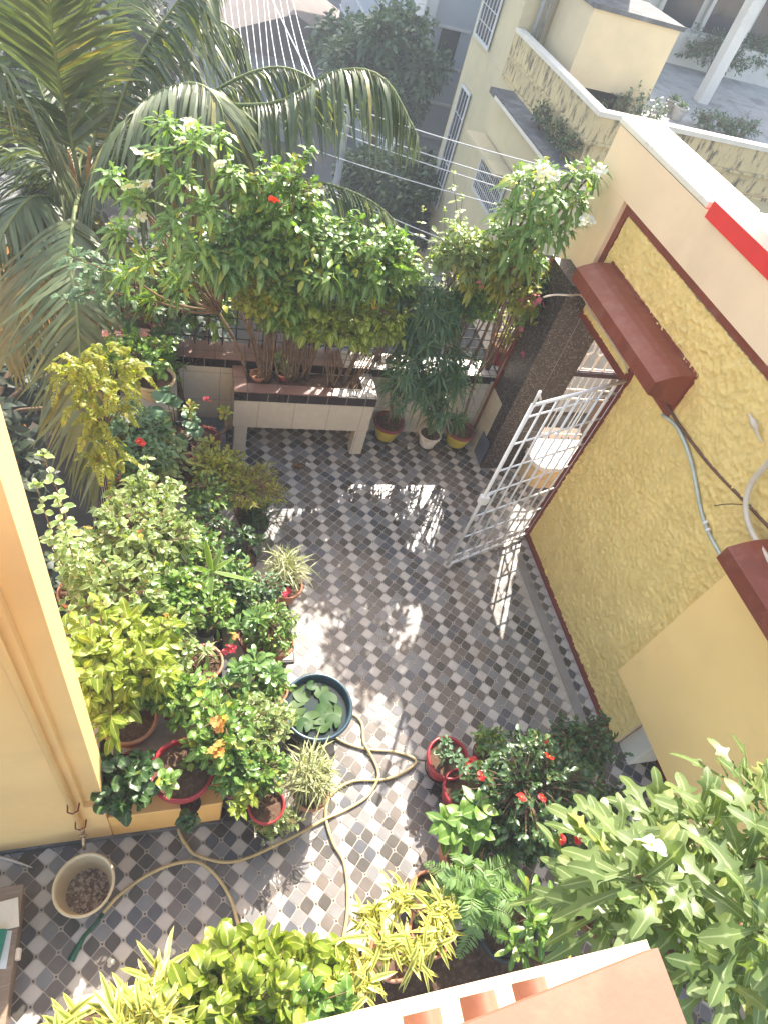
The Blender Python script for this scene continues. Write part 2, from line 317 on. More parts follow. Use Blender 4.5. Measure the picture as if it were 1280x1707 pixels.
# leaf outlines: (position along, relative width)
OVAL = [(0, .06), (.12, .35), (.3, .85), (.5, 1), (.72, .8), (.9, .35), (1, .02)]
ROUND = [(0, .3), (.15, .8), (.4, 1.05), (.65, 1), (.88, .6), (1, .05)]
LANCE = [(0, .1), (.2, .65), (.45, 1), (.75, .7), (1, .02)]
OBOV = [(0, .1), (.3, .3), (.6, .85), (.8, 1), (.95, .6), (1, .05)]
STRAP = [(0, .7), (.3, 1), (.6, .85), (.85, .45), (1, .03)]
SMALL = [(0, .1), (.35, .95), (.7, .85), (1, .03)]
TINY = [(0, .3), (.5, 1), (1, .05)]
SPOON = [(0, .10), (.15, .16), (.38, .28), (.52, .40), (.60, .95), (.66, 1.15), (.74, .72), (.86, .62), (.95, .38), (1, .03)]
SPOON2 = [(0, .12), (.2, .2), (.42, .3), (.55, .36), (.61, .55), (.655, 1.15), (.685, 1.2), (.71, .7), (.76, .5), (.84, .5), (.91, .46), (.97, .25), (1, .03)]
DENS = 1.9
# ------------------------------------------------------------------ plant builders (all in world coordinates, shifted at build)
def rs(seed): return np.random.RandomState(seed)
def rdirs(rg, n): v = rg.normal(size=(n, 3)); return nrm(v)
def bez(pts, n=16):
    """Catmull-Rom through points"""
    p = np.asarray(pts, float)
    if len(p) == 2: return p[0]+(p[1]-p[0])*np.linspace(0, 1, n)[:, None]
    q = np.vstack([2*p[0]-p[1], p, 2*p[-1]-p[-2]]); out = []
    ts = np.linspace(0, len(p)-1-1e-6, n)
    for t in ts:
        i = int(t); u = t-i; a, b, c, d = q[i:i+4]
        out.append(.5*((2*b)+(-a+c)*u+(2*a-5*b+4*c-d)*u*u+(-a+3*b-3*c+d)*u**3))
    return np.array(out)
def limbs(ms, base, c, rad, tips, rg, nl=5, r0=.014, m=0):
    """limbs from base into the crown and a twig to every tip"""
    base = np.asarray(base, float); c = np.asarray(c, float)
    E = []; 
    for i in range(nl):
        d = rdirs(rg, 1)[0]; e = c + d*np.array(rad)*.45*rg.uniform(.6, 1); b = base + np.array([rg.uniform(-.03, .03), rg.uniform(-.03, .03), 0])
        mid = b*.5+e*.5+np.array([rg.uniform(-1, 1), rg.uniform(-1, 1), 0])*np.linalg.norm(e-b)*.08
        P = bez([b, mid, e], 7); ms.tube(P, np.linspace(r0, r0*.45, 7), m, 5); E += list(P[2:])
    E = np.array(E)
    for t in tips:
        j = np.argmin(np.linalg.norm(E-t, axis=1)+E[:, 2]*.1); a = E[j]; k = (a+t)/2; k[2] += .1*np.linalg.norm(a-t)
        ms.tube(bez([a, k, t], 4), np.linspace(r0*.35, r0*.12, 4), m, 4, False)
def crown_tips(c, rad, n, rg, low=-.55, inner=.5):
    d = rdirs(rg, n*3); d = d[d[:, 2] > low][:n]
    ph = np.arctan2(d[:, 1], d[:, 0]); k = rg.rand(4)*6.28
    lob = 1+.2*np.sin(3*ph+k[0])*np.cos(2.3*d[:, 2]*2+k[1])+.12*np.sin(5*ph+k[2])
    r = (inner+(1-inner)*rg.rand(len(d))**.6)*lob
    return np.asarray(c)+d*r[:, None]*np.asarray(rad), d
def shrub(ml, ms, base, c, rad, ntips, per, prof, L, W, seed, droop=.3, low=-.55, spread=.75, up=.35, twig=.16, fold=.25, inner=.45, nl=5, r0=.014, cols=2, m=0):
    rg = rs(seed); ntips = int(ntips*DENS); rad = tuple(np.asarray(rad)*1.1); tips, d = crown_tips(c, rad, ntips, rg, low, inner)
    if ms is not None: limbs(ms, base, c, rad, tips, rg, nl, r0)
    ax = nrm(d*.8+np.array([0, 0, up])+rg.normal(size=d.shape)*.25)
    P = []; D = []; 
    for k in range(per):
        t = k/max(1, per-1); a = k*2.4+rg.rand(len(tips))*1.2
        u = nrm(np.cross(ax, rdirs(rg, len(tips)))); v = np.cross(ax, u)
        side = np.cos(a)[:, None]*u+np.sin(a)[:, None]*v
        P.append(tips-ax*twig*t); D.append(nrm(side*spread+ax*(1.1-.8*t*.8)*(1-spread*.4)+rg.normal(size=side.shape)*.12))
    P = np.concatenate(P); D = np.concatenate(D); N = len(P); U = np.array([0, 0, 1.])+rg.normal(size=(N, 3))*.25
    ml.leaves(P, D, U, L*rg.uniform(.65, 1.15, N), W*rg.uniform(.75, 1.15, N), prof, droop*rg.uniform(.3, 1.6, N), fold, m, cols, rg.rand(N))
    return tips
def rosette(ml, c, n, L, W, seed, prof=STRAP, lo=.05, hi=1.3, droop=.5, axis=(0, 0, 1), fold=.2, m=0, cols=2, jit=.01, dv=.5):
    rg = rs(seed); ax = nrm(axis); u = nrm(np.cross(ax, (1, .3, .1))); v = np.cross(ax, u)
    a = np.arange(n)*2.4+rg.rand(n)*.5; el = lo+(hi-lo)*(np.arange(n)/n)**.8+rg.normal(size=n)*.1
    D = (np.cos(a)*np.cos(el))[:, None]*u+(np.sin(a)*np.cos(el))[:, None]*v+np.sin(el)[:, None]*ax
    P = np.asarray(c)+rg.normal(size=(n, 3))*jit
    ml.leaves(P, D, np.broadcast_to(ax, (n, 3)), L*rg.uniform(.7, 1.1, n)*(1-.25*(np.arange(n)/n)), W*rg.uniform(.8, 1.1, n), prof, droop*rg.uniform(1-dv, 1+dv, n), fold, m, cols, rg.rand(n))
def frond(ml, ms, pts, n, Lm, W, seed, prof=LANCE, ang=.9, droop=.5, r=.006, hang=0, cols=1, m=0, start=.12, up=(0, 0, 1), taper=.5):
    rg = rs(seed); P = bez(pts, 26); T = nrm(np.gradient(P, axis=0))
    ms.tube(P, np.linspace(r, r*.25, len(P)), 0, 5)
    s = np.linspace(start, .995, n); idx = s*(len(P)-1); i0 = idx.astype(int).clip(0, len(P)-2); f = (idx-i0)[:, None]
    C = P[i0]*(1-f)+P[i0+1]*f; t = T[i0]
    S = np.cross(t, np.broadcast_to(up, t.shape)); b = np.linalg.norm(S, axis=1) < .05; S[b] = (1, 0, 0); S = nrm(S)
    for sg in (-1, 1):
        aa = ang*(1-.45*s)[:, None]
        D = S*sg*np.sin(aa+.25)+t*np.cos(aa)+np.array([0, 0, -hang])+rg.normal(size=S.shape)*.06
        L = Lm*(np.sin(np.pi*np.clip(.12+.86*s, 0, 1))**taper)*rg.uniform(.85, 1.1, n)
        U = np.cross(D, S*sg)*-1; U = np.where((U[:, 2:3] < 0), -U, U)+rg.normal(size=S.shape)*.15
        ml.leaves(C, D, U, L, W*rg.uniform(.8, 1.1, n), prof, droop*rg.uniform(.6, 1.4, n), .3, m, cols, rg.rand(n))
def flower_mesh(name, mat, r=.04, n=5, w=.8, cup=.35, core=(.7, .5, .05)):
    mb = MB(); a = np.arange(n)*2*np.pi/n
    D = np.stack([np.cos(a), np.sin(a), np.full(n, cup)], 1)
    mb.leaves(np.zeros((n, 3)), D, (0, 0, 1), r, r*w, [(0, .2), (.35, .7), (.7, 1), (.92, .7), (1, .15)], .25, .2, 0, 2, np.linspace(0, 1, n))
    mb.lathe([(.0, r*.25), (r*.1, r*.2), (r*.12, r*.02)], n=6, m=1)
    me_o = mb.build(name, [mat, paint('flower_core', core, .6)]); me = me_o.data; bpy.data.objects.remove(me_o); return me
FM = {}
def flowers(root, loc, pts, kind, r=.035, n=5, seed=0, w=.8, cup=.35, core=(.7, .5, .05), nrmto=(0, 0, 1)):
    key = (kind, round(r, 3), n)
    if key not in FM: FM[key] = flower_mesh('flower', PM[kind], r, n, w, cup, core)
    rg = random.Random(seed)
    for p in pts:
        o = bpy.data.objects.new('flower', FM[key]); sc.collection.objects.link(o); o.parent = root
        o.location = tuple(np.asarray(p)-np.asarray(loc)); o.rotation_euler = (rg.uniform(-.7, .7)+.25, rg.uniform(-.7, .7), rg.uniform(0, 6))
        k = rg.uniform(.8, 1.15); o.scale = (k, k, k)
def potprof(r, h, rim=.1, foot=.68):
    t = max(.008, r*.07)
    return [(r*foot, 0), (r*(foot+.2), h*.45), (r*.95, h*.80), (r*1.0, h*.80), (r*1.06, h*.84), (r*1.06, h*.98), (r*1.02, h), (r-t, h), (r-t, h*.75)]
def pot(root, loc, r, h, mat, rim=None, soil=True, square=False):
    """pot standing at loc (bottom centre); rim is a part of its own"""
    mb = MB(); mb.lathe([(r*.68, 0), (r*.70, .01), (r*.88, h*.5), (r*.97, h*.82), (r*.9, h*.82)], c=loc); mb.build('pot_body', mat, root, loc)
    mr = MB(); mr.lathe([(r*.98, h*.80), (r*1.07, h*.83), (r*1.09, h*.93), (r*1.07, h), (r*.98, h), (r*.94, h*.95), (r*.93, h*.72)], c=loc, rip=0.012 if rim is not None else 0, k=22, n=44)
    mr.build('pot_rim', rim or mat, root, loc)
    if soil: sm = MB(); sm.disc(r*.95, loc[2]+h*.84, (loc[0], loc[1]), amp=.008, seed=int(r*1000)); sm.build('soil', M['soil'], root, loc)
class Plant:
    """a potted plant: pot parts + foliage + stems, one thing"""
    def __init__(s, name, label, cat, loc, r=None, h=None, mat='pter', rim=None, group=None):
        s.loc = tuple(float(x) for x in loc); s.root = thing(name, label, cat, s.loc, group); s.ml = MB(); s.ms = MB()
        s.top = np.array(s.loc)+(0, 0, (h or 0)*.84)
        if r: pot(s.root, s.loc, r, h, M[mat], M[rim] if rim else None)
    def done(s, leaf, stem='bark', fname='foliage'):
        if s.ml.n: s.ml.build(fname, LM[leaf] if isinstance(leaf, str) else leaf, s.root, s.loc)
        if s.ms.n: s.ms.build('stem', M[stem], s.root, s.loc)
        return s
    def fl(s, pts, kind, **k): flowers(s.root, s.loc, pts, kind, **k); return s
    def more(s, name, mb, mat): mb.build(name, mat, s.root, s.loc)
# ------------------------------------------------------------------ setting: ground, street, terrace floor
mb = MB(); mb.add([(-90, -20, -6.5), (120, -20, -6.5), (120, 160, -6.5), (-90, 160, -6.5)], [(0, 1, 2, 3)], smooth=False); mb.build('ground', M['ground'], kind='structure')
mb = MB(); mb.add([(2.4, 8, -6.49), (6.0, 8, -6.49), (11.5, 30, -6.49), (16, 60, -6.49), (9, 60, -6.49), (5.6, 30, -6.49)], [(0, 1, 2, 3, 4, 5)], smooth=False); mb.build('street', M['road'], kind='structure')
mb = MB(); mb.add([(5.6, 30, -6.485), (9, 60, -6.485), (-14, 60, -6.485), (-14, 34, -6.485)], [(0, 1, 2, 3)], smooth=False); mb.build('side_street', M['road'], kind='structure')
# tiled terrace floor: real tile faces on a grout bed
def tile_floor():
    G = .1217; X0, Y0 = -.853, .384
    cols = [paint('tile_cream', (.50, .46, .41), .36, .10, 5, (.28, .2, .14), .5, 2.2, .05), paint('tile_brown', (.135, .115, .10), .36, .2, 5, (.22, .15, .1), .5, 2.2, .05),
            paint('tile_charcoal', (.07, .062, .052), .36, .25, 6, (.16, .12, .09), .4, 2.2, .05), paint('tile_grey', (.195, .192, .19), .36, .15, 6, (.2, .14, .1), .5, 2.2, .05),
            paint('tile_slate_blue', (.085, .088, .10), .36, .2, 6, (.16, .12, .09), .4, 2.2, .05), paint('tile_dot', (.05, .04, .035), .3, .2, 6), paint('tile_grout', (.42, .37, .31), .6, .15, 4, (.22, .17, .12), .6, 2.5, .1)]
    mb = MB()
    rg = random.Random(4)
    a = np.linspace(-math.pi/4, math.pi/4, 4); c0, h = .19, .468; r = (h-c0)/math.sqrt(2)
    arc = [(c0+r*math.cos(t), r*math.sin(t)) for t in a]
    shp = np.array([(0, -h+.0)]+arc+[(0, h)]+[(-x, -y) for x, y in arc])
    V = []; F = []; Mi = []
    def inside(x, y):
        if y > 5.28 or y < -1.0 or x < -3.0: return False
        if x > 3.56 and 1.42 < y < 3.76: return False
        if 3.34 < x < 3.43 and 1.3 < y < 3.7: return False
        if x > 5.2: return False
        if x > 3.34 and y > 4.72: return False
        if x < -.55 and y > 1.3: return False
        return True
    n = 0
    for i in range(-18, 52):
        for j in range(-12, 42):
            px, py = X0+i*G, Y0+j*G
            for vert in (0, 1):
                cx, cy = (px, py+G/2) if vert else (px+G/2, py)
                if not inside(cx, cy): continue
                if vert and i % 2 == 0: m = 0
                else: 
                    k = math.sin(i*.9+j*.35)+math.sin(j*1.7+i*.2)+rg.uniform(-1.6, 1.6)
                    m = 1 if k > .7 else (3 if k > -.3 else (2 if k > -1.5 else 4))
                P = shp[:, ::-1]*(-1, 1) if vert else shp
                z = rg.uniform(.0022, .0030)
                for q in P: V.append((cx+q[0]*G, cy+q[1]*G, z))
                F.append(tuple(range(n, n+len(P)))); n += len(P); Mi.append(m)
            if inside(px, py):
                s = .062*G
                for q in ((-s, -s), (0, -s*.6), (s, -s), (s*.6, 0), (s, s), (0, s*.6), (-s, s), (-s*.6, 0)): V.append((px+q[0], py+q[1], .0024))
                F.append(tuple(range(n, n+8))); n += 8; Mi.append(5)
    V = np.array(V); mb.add(V, F, 0, smooth=False); mb.m = Mi
    b = [(-3.2, -1.2), (5.3, -1.2), (5.3, 5.3), (-.6, 5.3), (-.6, 1.2), (-3.2, 1.2)]
    mb.add([(x, y, 0) for x, y in b], [tuple(range(6))], 6, smooth=False)
    mb.box((-3.2, -1.2, -.25), (5.3, 1.2, -.002), 6); mb.box((-.6, 1.2, -.25), (5.3, 5.3, -.002), 6)
    mb.build('terrace_floor', cols, kind='structure')
tile_floor()
mb = MB(); mb.box((3.345, 1.35, .0032), (3.44, 3.68, .0062)); mb.build('grey_strip', M['tile_g'], kind='structure')  # plain grey band without tiles along the foot of the wall
# ------------------------------------------------------------------ right house wall
hw = thing('house_wall', 'tall cream and rough yellow house wall with brown trim along the terrace', 'wall', (3.6, 3, 0))
L0 = (3.6, 3, 0)
mb = MB()
mb.box((3.6, 3.76, 2.16), (3.95, 5.40, 3.54))                   # over the doorway
mb.box((3.6, 1.42, 0), (3.95, 3.76, 3.52)); mb.box((3.62, -2.5, 2.4), (3.95, 1.42, 3.52))
mb.build('wall', M['cream'], hw, L0)
mb = MB(); mb.box((3.525, 3.95, 3.54), (3.99, 5.43, 3.585), bev=.006); mb.build('coping', M['whiteplaster'], hw, L0)
# recessed stucco panel is framed by the cream band: frame is proud
mb = MB()
mb.box((3.53, -2.5, 3.15), (3.6, 5.40, 3.535)); mb.box((3.53, 4.86, 2.165), (3.6, 5.40, 3.149)); mb.build('band', M['cream'], hw, L0)
mb = MB()
mb.box((3.572, 4.79, 2.60), (3.599, 4.858, 3.148)); mb.box((3.572, -2.5, 3.075), (3.599, 4.79, 3.148)); mb.build('panel_trim', M['maroon'], hw, L0)
def vnoise(y, z, sc_, seed):
    g = np.random.RandomState(seed).rand(256, 256); a, b = y*sc_+40, z*sc_+40; i, j = np.floor(a).astype(int), np.floor(b).astype(int); u, v = a-i, b-j
    u = u*u*(3-2*u); v = v*v*(3-2*v); G_ = lambda p, q: g[p % 256, q % 256]
    return (G_(i, j)*(1-u)+G_(i+1, j)*u)*(1-v)+(G_(i, j+1)*(1-u)+G_(i+1, j+1)*u)*v
ys = np.arange(.6, 4.786, .0105); zs = np.arange(.075, 3.071, .0105); Yg, Zg = np.meshgrid(ys, zs, indexing='ij')
wy = Yg+.05*vnoise(Yg, Zg, 6, 1); wz = Zg+.05*vnoise(Yg, Zg, 6, 2)
wy2 = wy+.03*vnoise(Yg, Zg, 15, 8); wz2 = wz+.03*vnoise(Yg, Zg, 15, 9)
hgt = .35*(1-np.abs(2*vnoise(wy2+wz2*.4, wz2*1.2, 14, 3)-1))**3+.45*(1-np.abs(2*vnoise(wy2, wz2-.3*wy2, 27, 4)-1))**2+.4*vnoise(wy, wz, 55, 5)+.3*vnoise(Yg, Zg, 90, 7)
hgt = hgt*(.45+.9*vnoise(Yg, Zg, 1.7, 6))
VX = 3.592-.026*hgt; nY, nZ = Yg.shape
idx = np.arange(nY*nZ).reshape(nY, nZ); keep = ((Zg[:-1, :-1] > 2.185) | ((Yg[:-1, :-1] > 1.40) & (Yg[:-1, :-1] < 3.69)))
q4 = np.stack([idx[:-1, :-1], idx[:-1, 1:], idx[1:, 1:], idx[1:, :-1]], -1)[keep]
mb = MB(); mb.add(np.stack([VX, Yg, Zg], -1).reshape(-1, 3), q4.tolist()); mb.build('stucco_panel', M['stucco'], hw, L0)
mb = MB(); mb.box((3.565, 1.42, .0), (3.5995, 3.70, .073), bev=.004); mb.build('skirting', M['skirt'], hw, L0)
mb = MB(); mb.box((3.56, 3.685, 0.0), (3.62, 3.758, 2.36)); mb.box((3.565, 3.76, 2.13), (3.66, 4.88, 2.19)); mb.build('door_frame', M['skirt'], hw, L0)
mb = MB(); mb.box((3.515, -2.5, 3.50), (3.70, 3.90, 3.615)); mb.build('red_band', M['red'], hw, L0)
mb = MB(); mb.box((3.70, -2.5, 3.52), (6.5, 3.86, 3.605)); mb.build('roof_slab', M['whiteplaster'], hw, L0)
def ledge(y0, y1, ztop, label, seed):
    # sloping rain hood with a concave top
    t = thing('window_hood', label, 'rain hood', (3.58, y0, ztop-.3), 'maroon rain hoods on the yellow wall')
    poly = [(3.575, ztop-.29), (3.262, ztop-.19), (3.258, ztop-.075), (3.32, ztop-.045), (3.38, ztop-.02), (3.44, ztop-.004), (3.50, ztop), (3.575, ztop+.002)]
    mb = MB(); mb.prism(poly, 'y', y0, y1); mb.build('hood', M['maroon'], t, (3.58, y0, ztop-.3))
    mb = MB(); mb.box((3.570, y0-.012, ztop-.40), (3.5795, y1+.012, ztop+.02)); mb.build('back_plate', M['maroon'], t, (3.58, y0, ztop-.3))
ledge(3.13, 4.66, 2.70, 'maroon rain hood just above the doorway with the white gate', 1)
ledge(-.6, 1.83, 2.46, 'maroon rain hood above the smooth yellow bay, at the right edge', 2)
# roof penthouse wall further right
mb = MB(); mb.box((4.3, 1.0, 3.61), (4.5, 4.15, 5.2)); o = mb.build('penthouse_wall', M['cream'], loc=(4.4, 2.5, 3.6)); tag(o, 'plain cream rooftop wall beyond the red band at the right edge', 'wall')
# smooth bay low on the wall
mb = MB(); mb.box((3.50, -2.5, 1.28), (5.2, 1.83, 2.08)); mb.box((3.506, -2.5, .60), (5.2, 1.83, 1.277)); o = mb.build('wall_bay', M['bay'], loc=(3.5, 0, .6)); tag(o, 'smooth yellow bay jutting from the rough wall at lower right', 'bay')
mb = MB(); mb.box((3.66, 1.22, .0), (3.98, 1.415, .42), bev=.01); o = mb.build('plinth_block', M['whiteplaster'], loc=(3.8, 1.3, 0)); tag(o, 'small white plinth block under the smooth yellow bay', 'block')
mb = MB(); mb.box((3.95, 1.0, .0), (4.03, 1.30, .6)); o = mb.build('bay_post', M['skirt'], loc=(3.99, 1.1, 0)); tag(o, 'short dark red post behind the white plinth block', 'post')
# ------------------------------------------------------------------ doorway: granite pillar, grille, step
pl = thing('granite_pillar', 'dark speckled granite pillar at the far side of the gateway', 'pillar', (3.6, 4.9, 0))
mb = MB(); mb.box((3.345, 4.72, 0), (3.60, 5.2, 2.42)); mb.box((3.604, 4.72, 0), (3.875, 5.2, 2.155)); mb.box((3.345, 4.7202, 2.155), (3.598, 5.2, 2.162)); mb.build('cladding', M['granite'], pl, (3.6, 4.9, 0))
mb = MB(); mb.box((3.325, 5.17, 0), (3.344, 5.21, 2.44)); mb.build('edge_strip', M['skirt'], pl, (3.6, 4.9, 0))
mb = MB(); mb.box((3.6, 4.7185, 0.2), (3.603, 4.7205, 2.1)); mb.box((3.60, 4.7186, 1.0), (3.88, 4.7206, 1.004)); mb.box((3.60, 4.7186, .62), (3.88, 4.7206, .624)); mb.build('joint', M['conc'], pl, (3.6, 4.9, 0))
mb = MB(); mb.box((3.325, 4.76, .03), (3.338, 4.98, .36)); o = mb.build('slate_board', paint('blue_grey_board', (.10, .12, .17), .35), loc=(3.33, 4.87, 0)); tag(o, 'small blue grey board leaning at the foot of the granite pillar', 'board'); 
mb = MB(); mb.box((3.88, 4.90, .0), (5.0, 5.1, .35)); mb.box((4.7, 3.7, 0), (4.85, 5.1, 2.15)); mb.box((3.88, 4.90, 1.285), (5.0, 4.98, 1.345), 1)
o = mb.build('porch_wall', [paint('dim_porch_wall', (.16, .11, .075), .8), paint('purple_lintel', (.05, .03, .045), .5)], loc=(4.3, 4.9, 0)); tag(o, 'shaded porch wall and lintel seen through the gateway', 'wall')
gr = thing('window_grille', 'white lattice and bar grille filling the opening beyond the gateway', 'grille', (4.2, 4.94, 0))
mb = MB()
for k in range(5):      # folding lattice above the lintel
    x = 3.93+k*.15
    for sg in (1, -1):
        zz = np.linspace(1.36, 2.14, 22); ph = (zz-1.36)/.39*math.pi
        mb.tube(np.stack([x+sg*.055*np.clip(np.abs(np.sin(ph/1.0))*1.0, 0, 1)*np.where(zz > 1.55, 1, .25)+.0*zz, np.full(22, 4.94)+sg*.006, zz], 1), .012, 0, 5)
mb.build('lattice', M['white'], gr, (4.2, 4.94, 0))
mb = MB()
for z in (1.365, 1.27, 1.08, .95, .40): mb.tube([(3.88, 4.935, z), (4.72, 4.935, z)], .011, 0, 6)
for k in range(9): x = 3.92+k*.09; mb.tube([(x, 4.95, .36), (x, 4.95, 1.27)], .007, 0, 5)
mb.build('bars', M['white'], gr, (4.2, 4.94, 0))
# white step with a rounded nose
ms_ = thing('marble_step', 'white marble step with a rounded end behind the open gate', 'step', (4.2, 4.6, 0))
poly = [(4.75, 4.40), (4.75, 4.89), (3.885, 4.89)]+[(3.95-.16*math.cos(t), 4.64+.24*math.sin(t)-.0) for t in np.linspace(1.2, -1.45, 9)]
mb = MB(); mb.prism(poly, 'z', .30, .36); mb.build('slab', paint('white_marble', (.72, .68, .62), .3, .05, 5, (.1, .08, .07), .8, 12, .03, th=(.66, .68)), ms_, (4.2, 4.6, 0))
mb = MB(); mb.prism([(4.2+(x-4.2)*.93, 4.65+(y-4.65)*.93) for x, y in poly], 'z', 0, .30); mb.build('riser', M['pcream'], ms_, (4.2, 4.6, 0))
# ------------------------------------------------------------------ the open gate
def gate():
    g = thing('white_gate', 'white metal bar gate standing open from the yellow wall', 'gate', (3.6, 3.72, 0)); loc = (3.6, 3.72, 0)
    A = np.array([3.585, 3.715, 0]); B = np.array([2.53, 3.33, 0]); t = (B-A)/np.linalg.norm(B-A); Lg = np.linalg.norm(B-A)
    def P(s, z, off=0): return A+t*s+np.array([t[1], -t[0], 0])*off+(0, 0, z)
    mb = MB()
    for s in (.01, Lg): mb.tube([P(s, .05), P(s, 2.19)], .017, 0, 8)
    for z in (.06, 2.18): mb.tube([P(0, z), P(Lg, z)], .015, 0, 8)
    mb.build('gate_frame', M['white'], g, loc)
    for k in range(1, 8):
        mb = MB(); s = Lg*k/8; mb.tube([P(s, .06), P(s, 2.18)], .0095, 0, 6); mb.build('upright_bar', M['white'], g, loc)
    for z in (.17, .48, .80, 1.12, 1.42, 1.74, 2.04):
        mb = MB(); mb.tube([P(0, z, .012), P(Lg, z, .012)], .0095, 0, 6); mb.build('cross_bar', M['white'], g, loc)
    mb = MB(); mb.box(tuple(P(Lg, 1.02)-(.03, .03, 0)), tuple(P(Lg, 1.02)+(.05, .03, .1)), bev=.006); mb.tube([P(Lg, 1.0, .03), P(Lg-.2, 1.1, .03)], .011, 0, 6); mb.build('latch', M['white'], g, loc)
    mb = MB(); mb.tube([P(Lg, 2.18), P(Lg, 2.32)], .012, 0, 6); mb.tube([P(Lg, 2.3), P(Lg-.06, 2.22)], .009, 0, 6); mb.build('top_pin', M['white'], g, loc)
gate()
# pipes and cables on the right wall
def curve_thing(name, label, cat, pts, r, mat, n=24, k=8, group=None, parent=None):
    P = bez(pts, n); mb = MB(); mb.tube(P, r, 0, k); o = mb.build(name, M[mat], parent, tuple(P[0]) if parent is None else None)
    if parent is None: tag(o, label, cat, group)
    return o
cp = thing('conduit_pipe', 'grey metal conduit running down from the first maroon hood', 'pipe', (3.57, 2.6, 2.2))
mb = MB(); P = bez([(3.555, 3.16, 2.30), atx(1130, 715, 3.555), atx(1152, 770, 3.555), atx(1168, 850, 3.555), atx(1183, 893, 3.555), atx(1204, 930, 3.54)], 24); mb.tube(P, .0135, 0, 8); mb.build('tube', M['steel'], cp, (3.57, 2.6, 2.2))
mb = MB()
for q in ((1176, 872), (1180, 884)): p = atx(*q, 3.555); mb.tube([p-(0, .008, 0), p+(0, .008, 0)], .021, 0, 8)
mb.build('coupling', M['white'], cp, (3.57, 2.6, 2.2))
curve_thing('brown_cable', 'brown cable sagging across the rough yellow wall between the hoods', 'cable', [atx(1108, 668, 3.56), atx(1130, 705, 3.565), atx(1180, 772, 3.57), atx(1240, 835, 3.57), atx(1290, 890, 3.57), atx(1330, 950, 3.57)], .011, 'brownc')
curve_thing('flexible_pipe', 'cream flexible pipe looping above the second maroon hood', 'pipe', [atx(1310, 740, 3.45), atx(1280, 772, 3.48), atx(1252, 806, 3.5), atx(1243, 842, 3.5), atx(1250, 880, 3.48), atx(1275, 925, 3.44), atx(1300, 960, 3.42)], .019, 'creamc')
curve_thing('thin_brown_wire', 'short thin brown wire sticking out by the cream pipe', 'wire', [atx(1190, 843, 3.5), atx(1215, 840, 3.52), atx(1252, 842, 3.5)], .004, 'brownc', 8, 5)
curve_thing('torn_rag', 'frayed cream rag caught on a nail on the yellow wall', 'rag', [atx(1248, 690, 3.55), atx(1256, 705, 3.53), atx(1262, 722, 3.55), atx(1270, 738, 3.54)], [.010]*3+[.022]*3+[.013]*2+[.006]*4, 'creamc', 12, 7)
curve_thing('looped_hose', 'thin cream hose looping from the granite pillar to the door head', 'hose', [atz(905, 495, 2.3), atz(925, 491, 2.35), atz(948, 492, 2.38), (3.50, 4.72, 2.33), atx(985, 522, 3.5), atx(1010, 556, 3.5), atx(1038, 600, 3.5), atx(1046, 622, 3.54)], .009, 'creamc')
# ------------------------------------------------------------------ back parapet, raised planter, fence
bp = thing('back_parapet', 'low tiled parapet wall with black edging behind the raised planter', 'wall', (1.5, 5.4, 0)); L1 = (1.5, 5.4, 0)
mb = MB(); mb.box((-.62, 5.30, -.25), (3.60, 5.55, .80)); mb.build('tiled_face', M['plt_white'], bp, L1)
mb = MB(); mb.box((-.62, 5.288, .80), (3.60, 5.56, .90)); mb.build('black_edging', M['plt_black'], bp, L1)
mb = MB(); mb.box((-.62, 5.286, .9002), (1.6, 5.56, .912)); mb.build('brown_top', M['plt_top'], bp, L1)
mb = MB(); mb.box((1.602, 5.286, .9002), (3.60, 5.56, .912)); mb.build('sunlit_top', M['plt_top_lit'], bp, L1)
sp_ = thing('side_parapet', 'short cream parapet return between yellow pot and granite pillar', 'wall', (3.3, 5, 0))
mb = MB(); mb.box((3.335, 4.9, 0), (3.43, 5.285, .84)); mb.build('return_wall', paint('stained_cream_plaster', (.56, .49, .36), .7, .08, 4, (.25, .2, .13), .5, 3), sp_, (3.3, 5, 0))
pb = thing('raised_planter', 'raised planter box of pale tiles with black edging, on short legs', 'planter', (1.2, 5.1, 0)); L2 = (1.2, 5.1, 0)
mb = MB()
mb.box((.48, 4.90, .36), (1.91, 4.965, .72)); mb.box((.48, 4.967, .36), (.545, 5.286, .72)); mb.box((1.845, 4.967, .36), (1.91, 5.286, .72)); mb.box((.55, 4.97, .36), (1.84, 5.286, .42)); mb.build('box', M['plt_white'], pb, L2)
mb = MB(); mb.box((.475, 4.893, .72), (1.915, 4.968, .83)); mb.box((.475, 4.968, .72), (.55, 5.284, .83)); mb.box((1.84, 4.968, .72), (1.915, 5.284, .83)); mb.build('black_edging', M['plt_black'], pb, L2)
mb = MB(); mb.box((.470, 4.888, .8302), (1.5, 5.02, .842)); mb.box((.470, 5.022, .8302), (.60, 5.284, .842)); mb.build('brown_rim', M['plt_top'], pb, L2)
mb = MB(); mb.box((1.502, 4.888, .8302), (1.92, 5.02, .842)); mb.box((1.78, 5.022, .8302), (1.92, 5.284, .842)); mb.build('sunlit_rim', M['plt_top_lit'], pb, L2)
for x in (.50, 1.78):
    mb = MB(); mb.box((x, 4.905, 0), (x+.13, 5.03, .36)); mb.build('leg', M['plt_white'], pb, L2)
mb = MB(); v = []; rg = random.Random(3); nx, ny = 24, 7
for j in range(ny):
    for i in range(nx): v.append((.60+1.18*i/(nx-1), 5.02+.265*j/(ny-1), .79+rg.uniform(-.012, .018)))
mb.add(v, [(j*nx+i, j*nx+i+1, (j+1)*nx+i+1, (j+1)*nx+i) for j in range(ny-1) for i in range(nx-1)]); mb.build('soil', M['soil'], pb, L2)
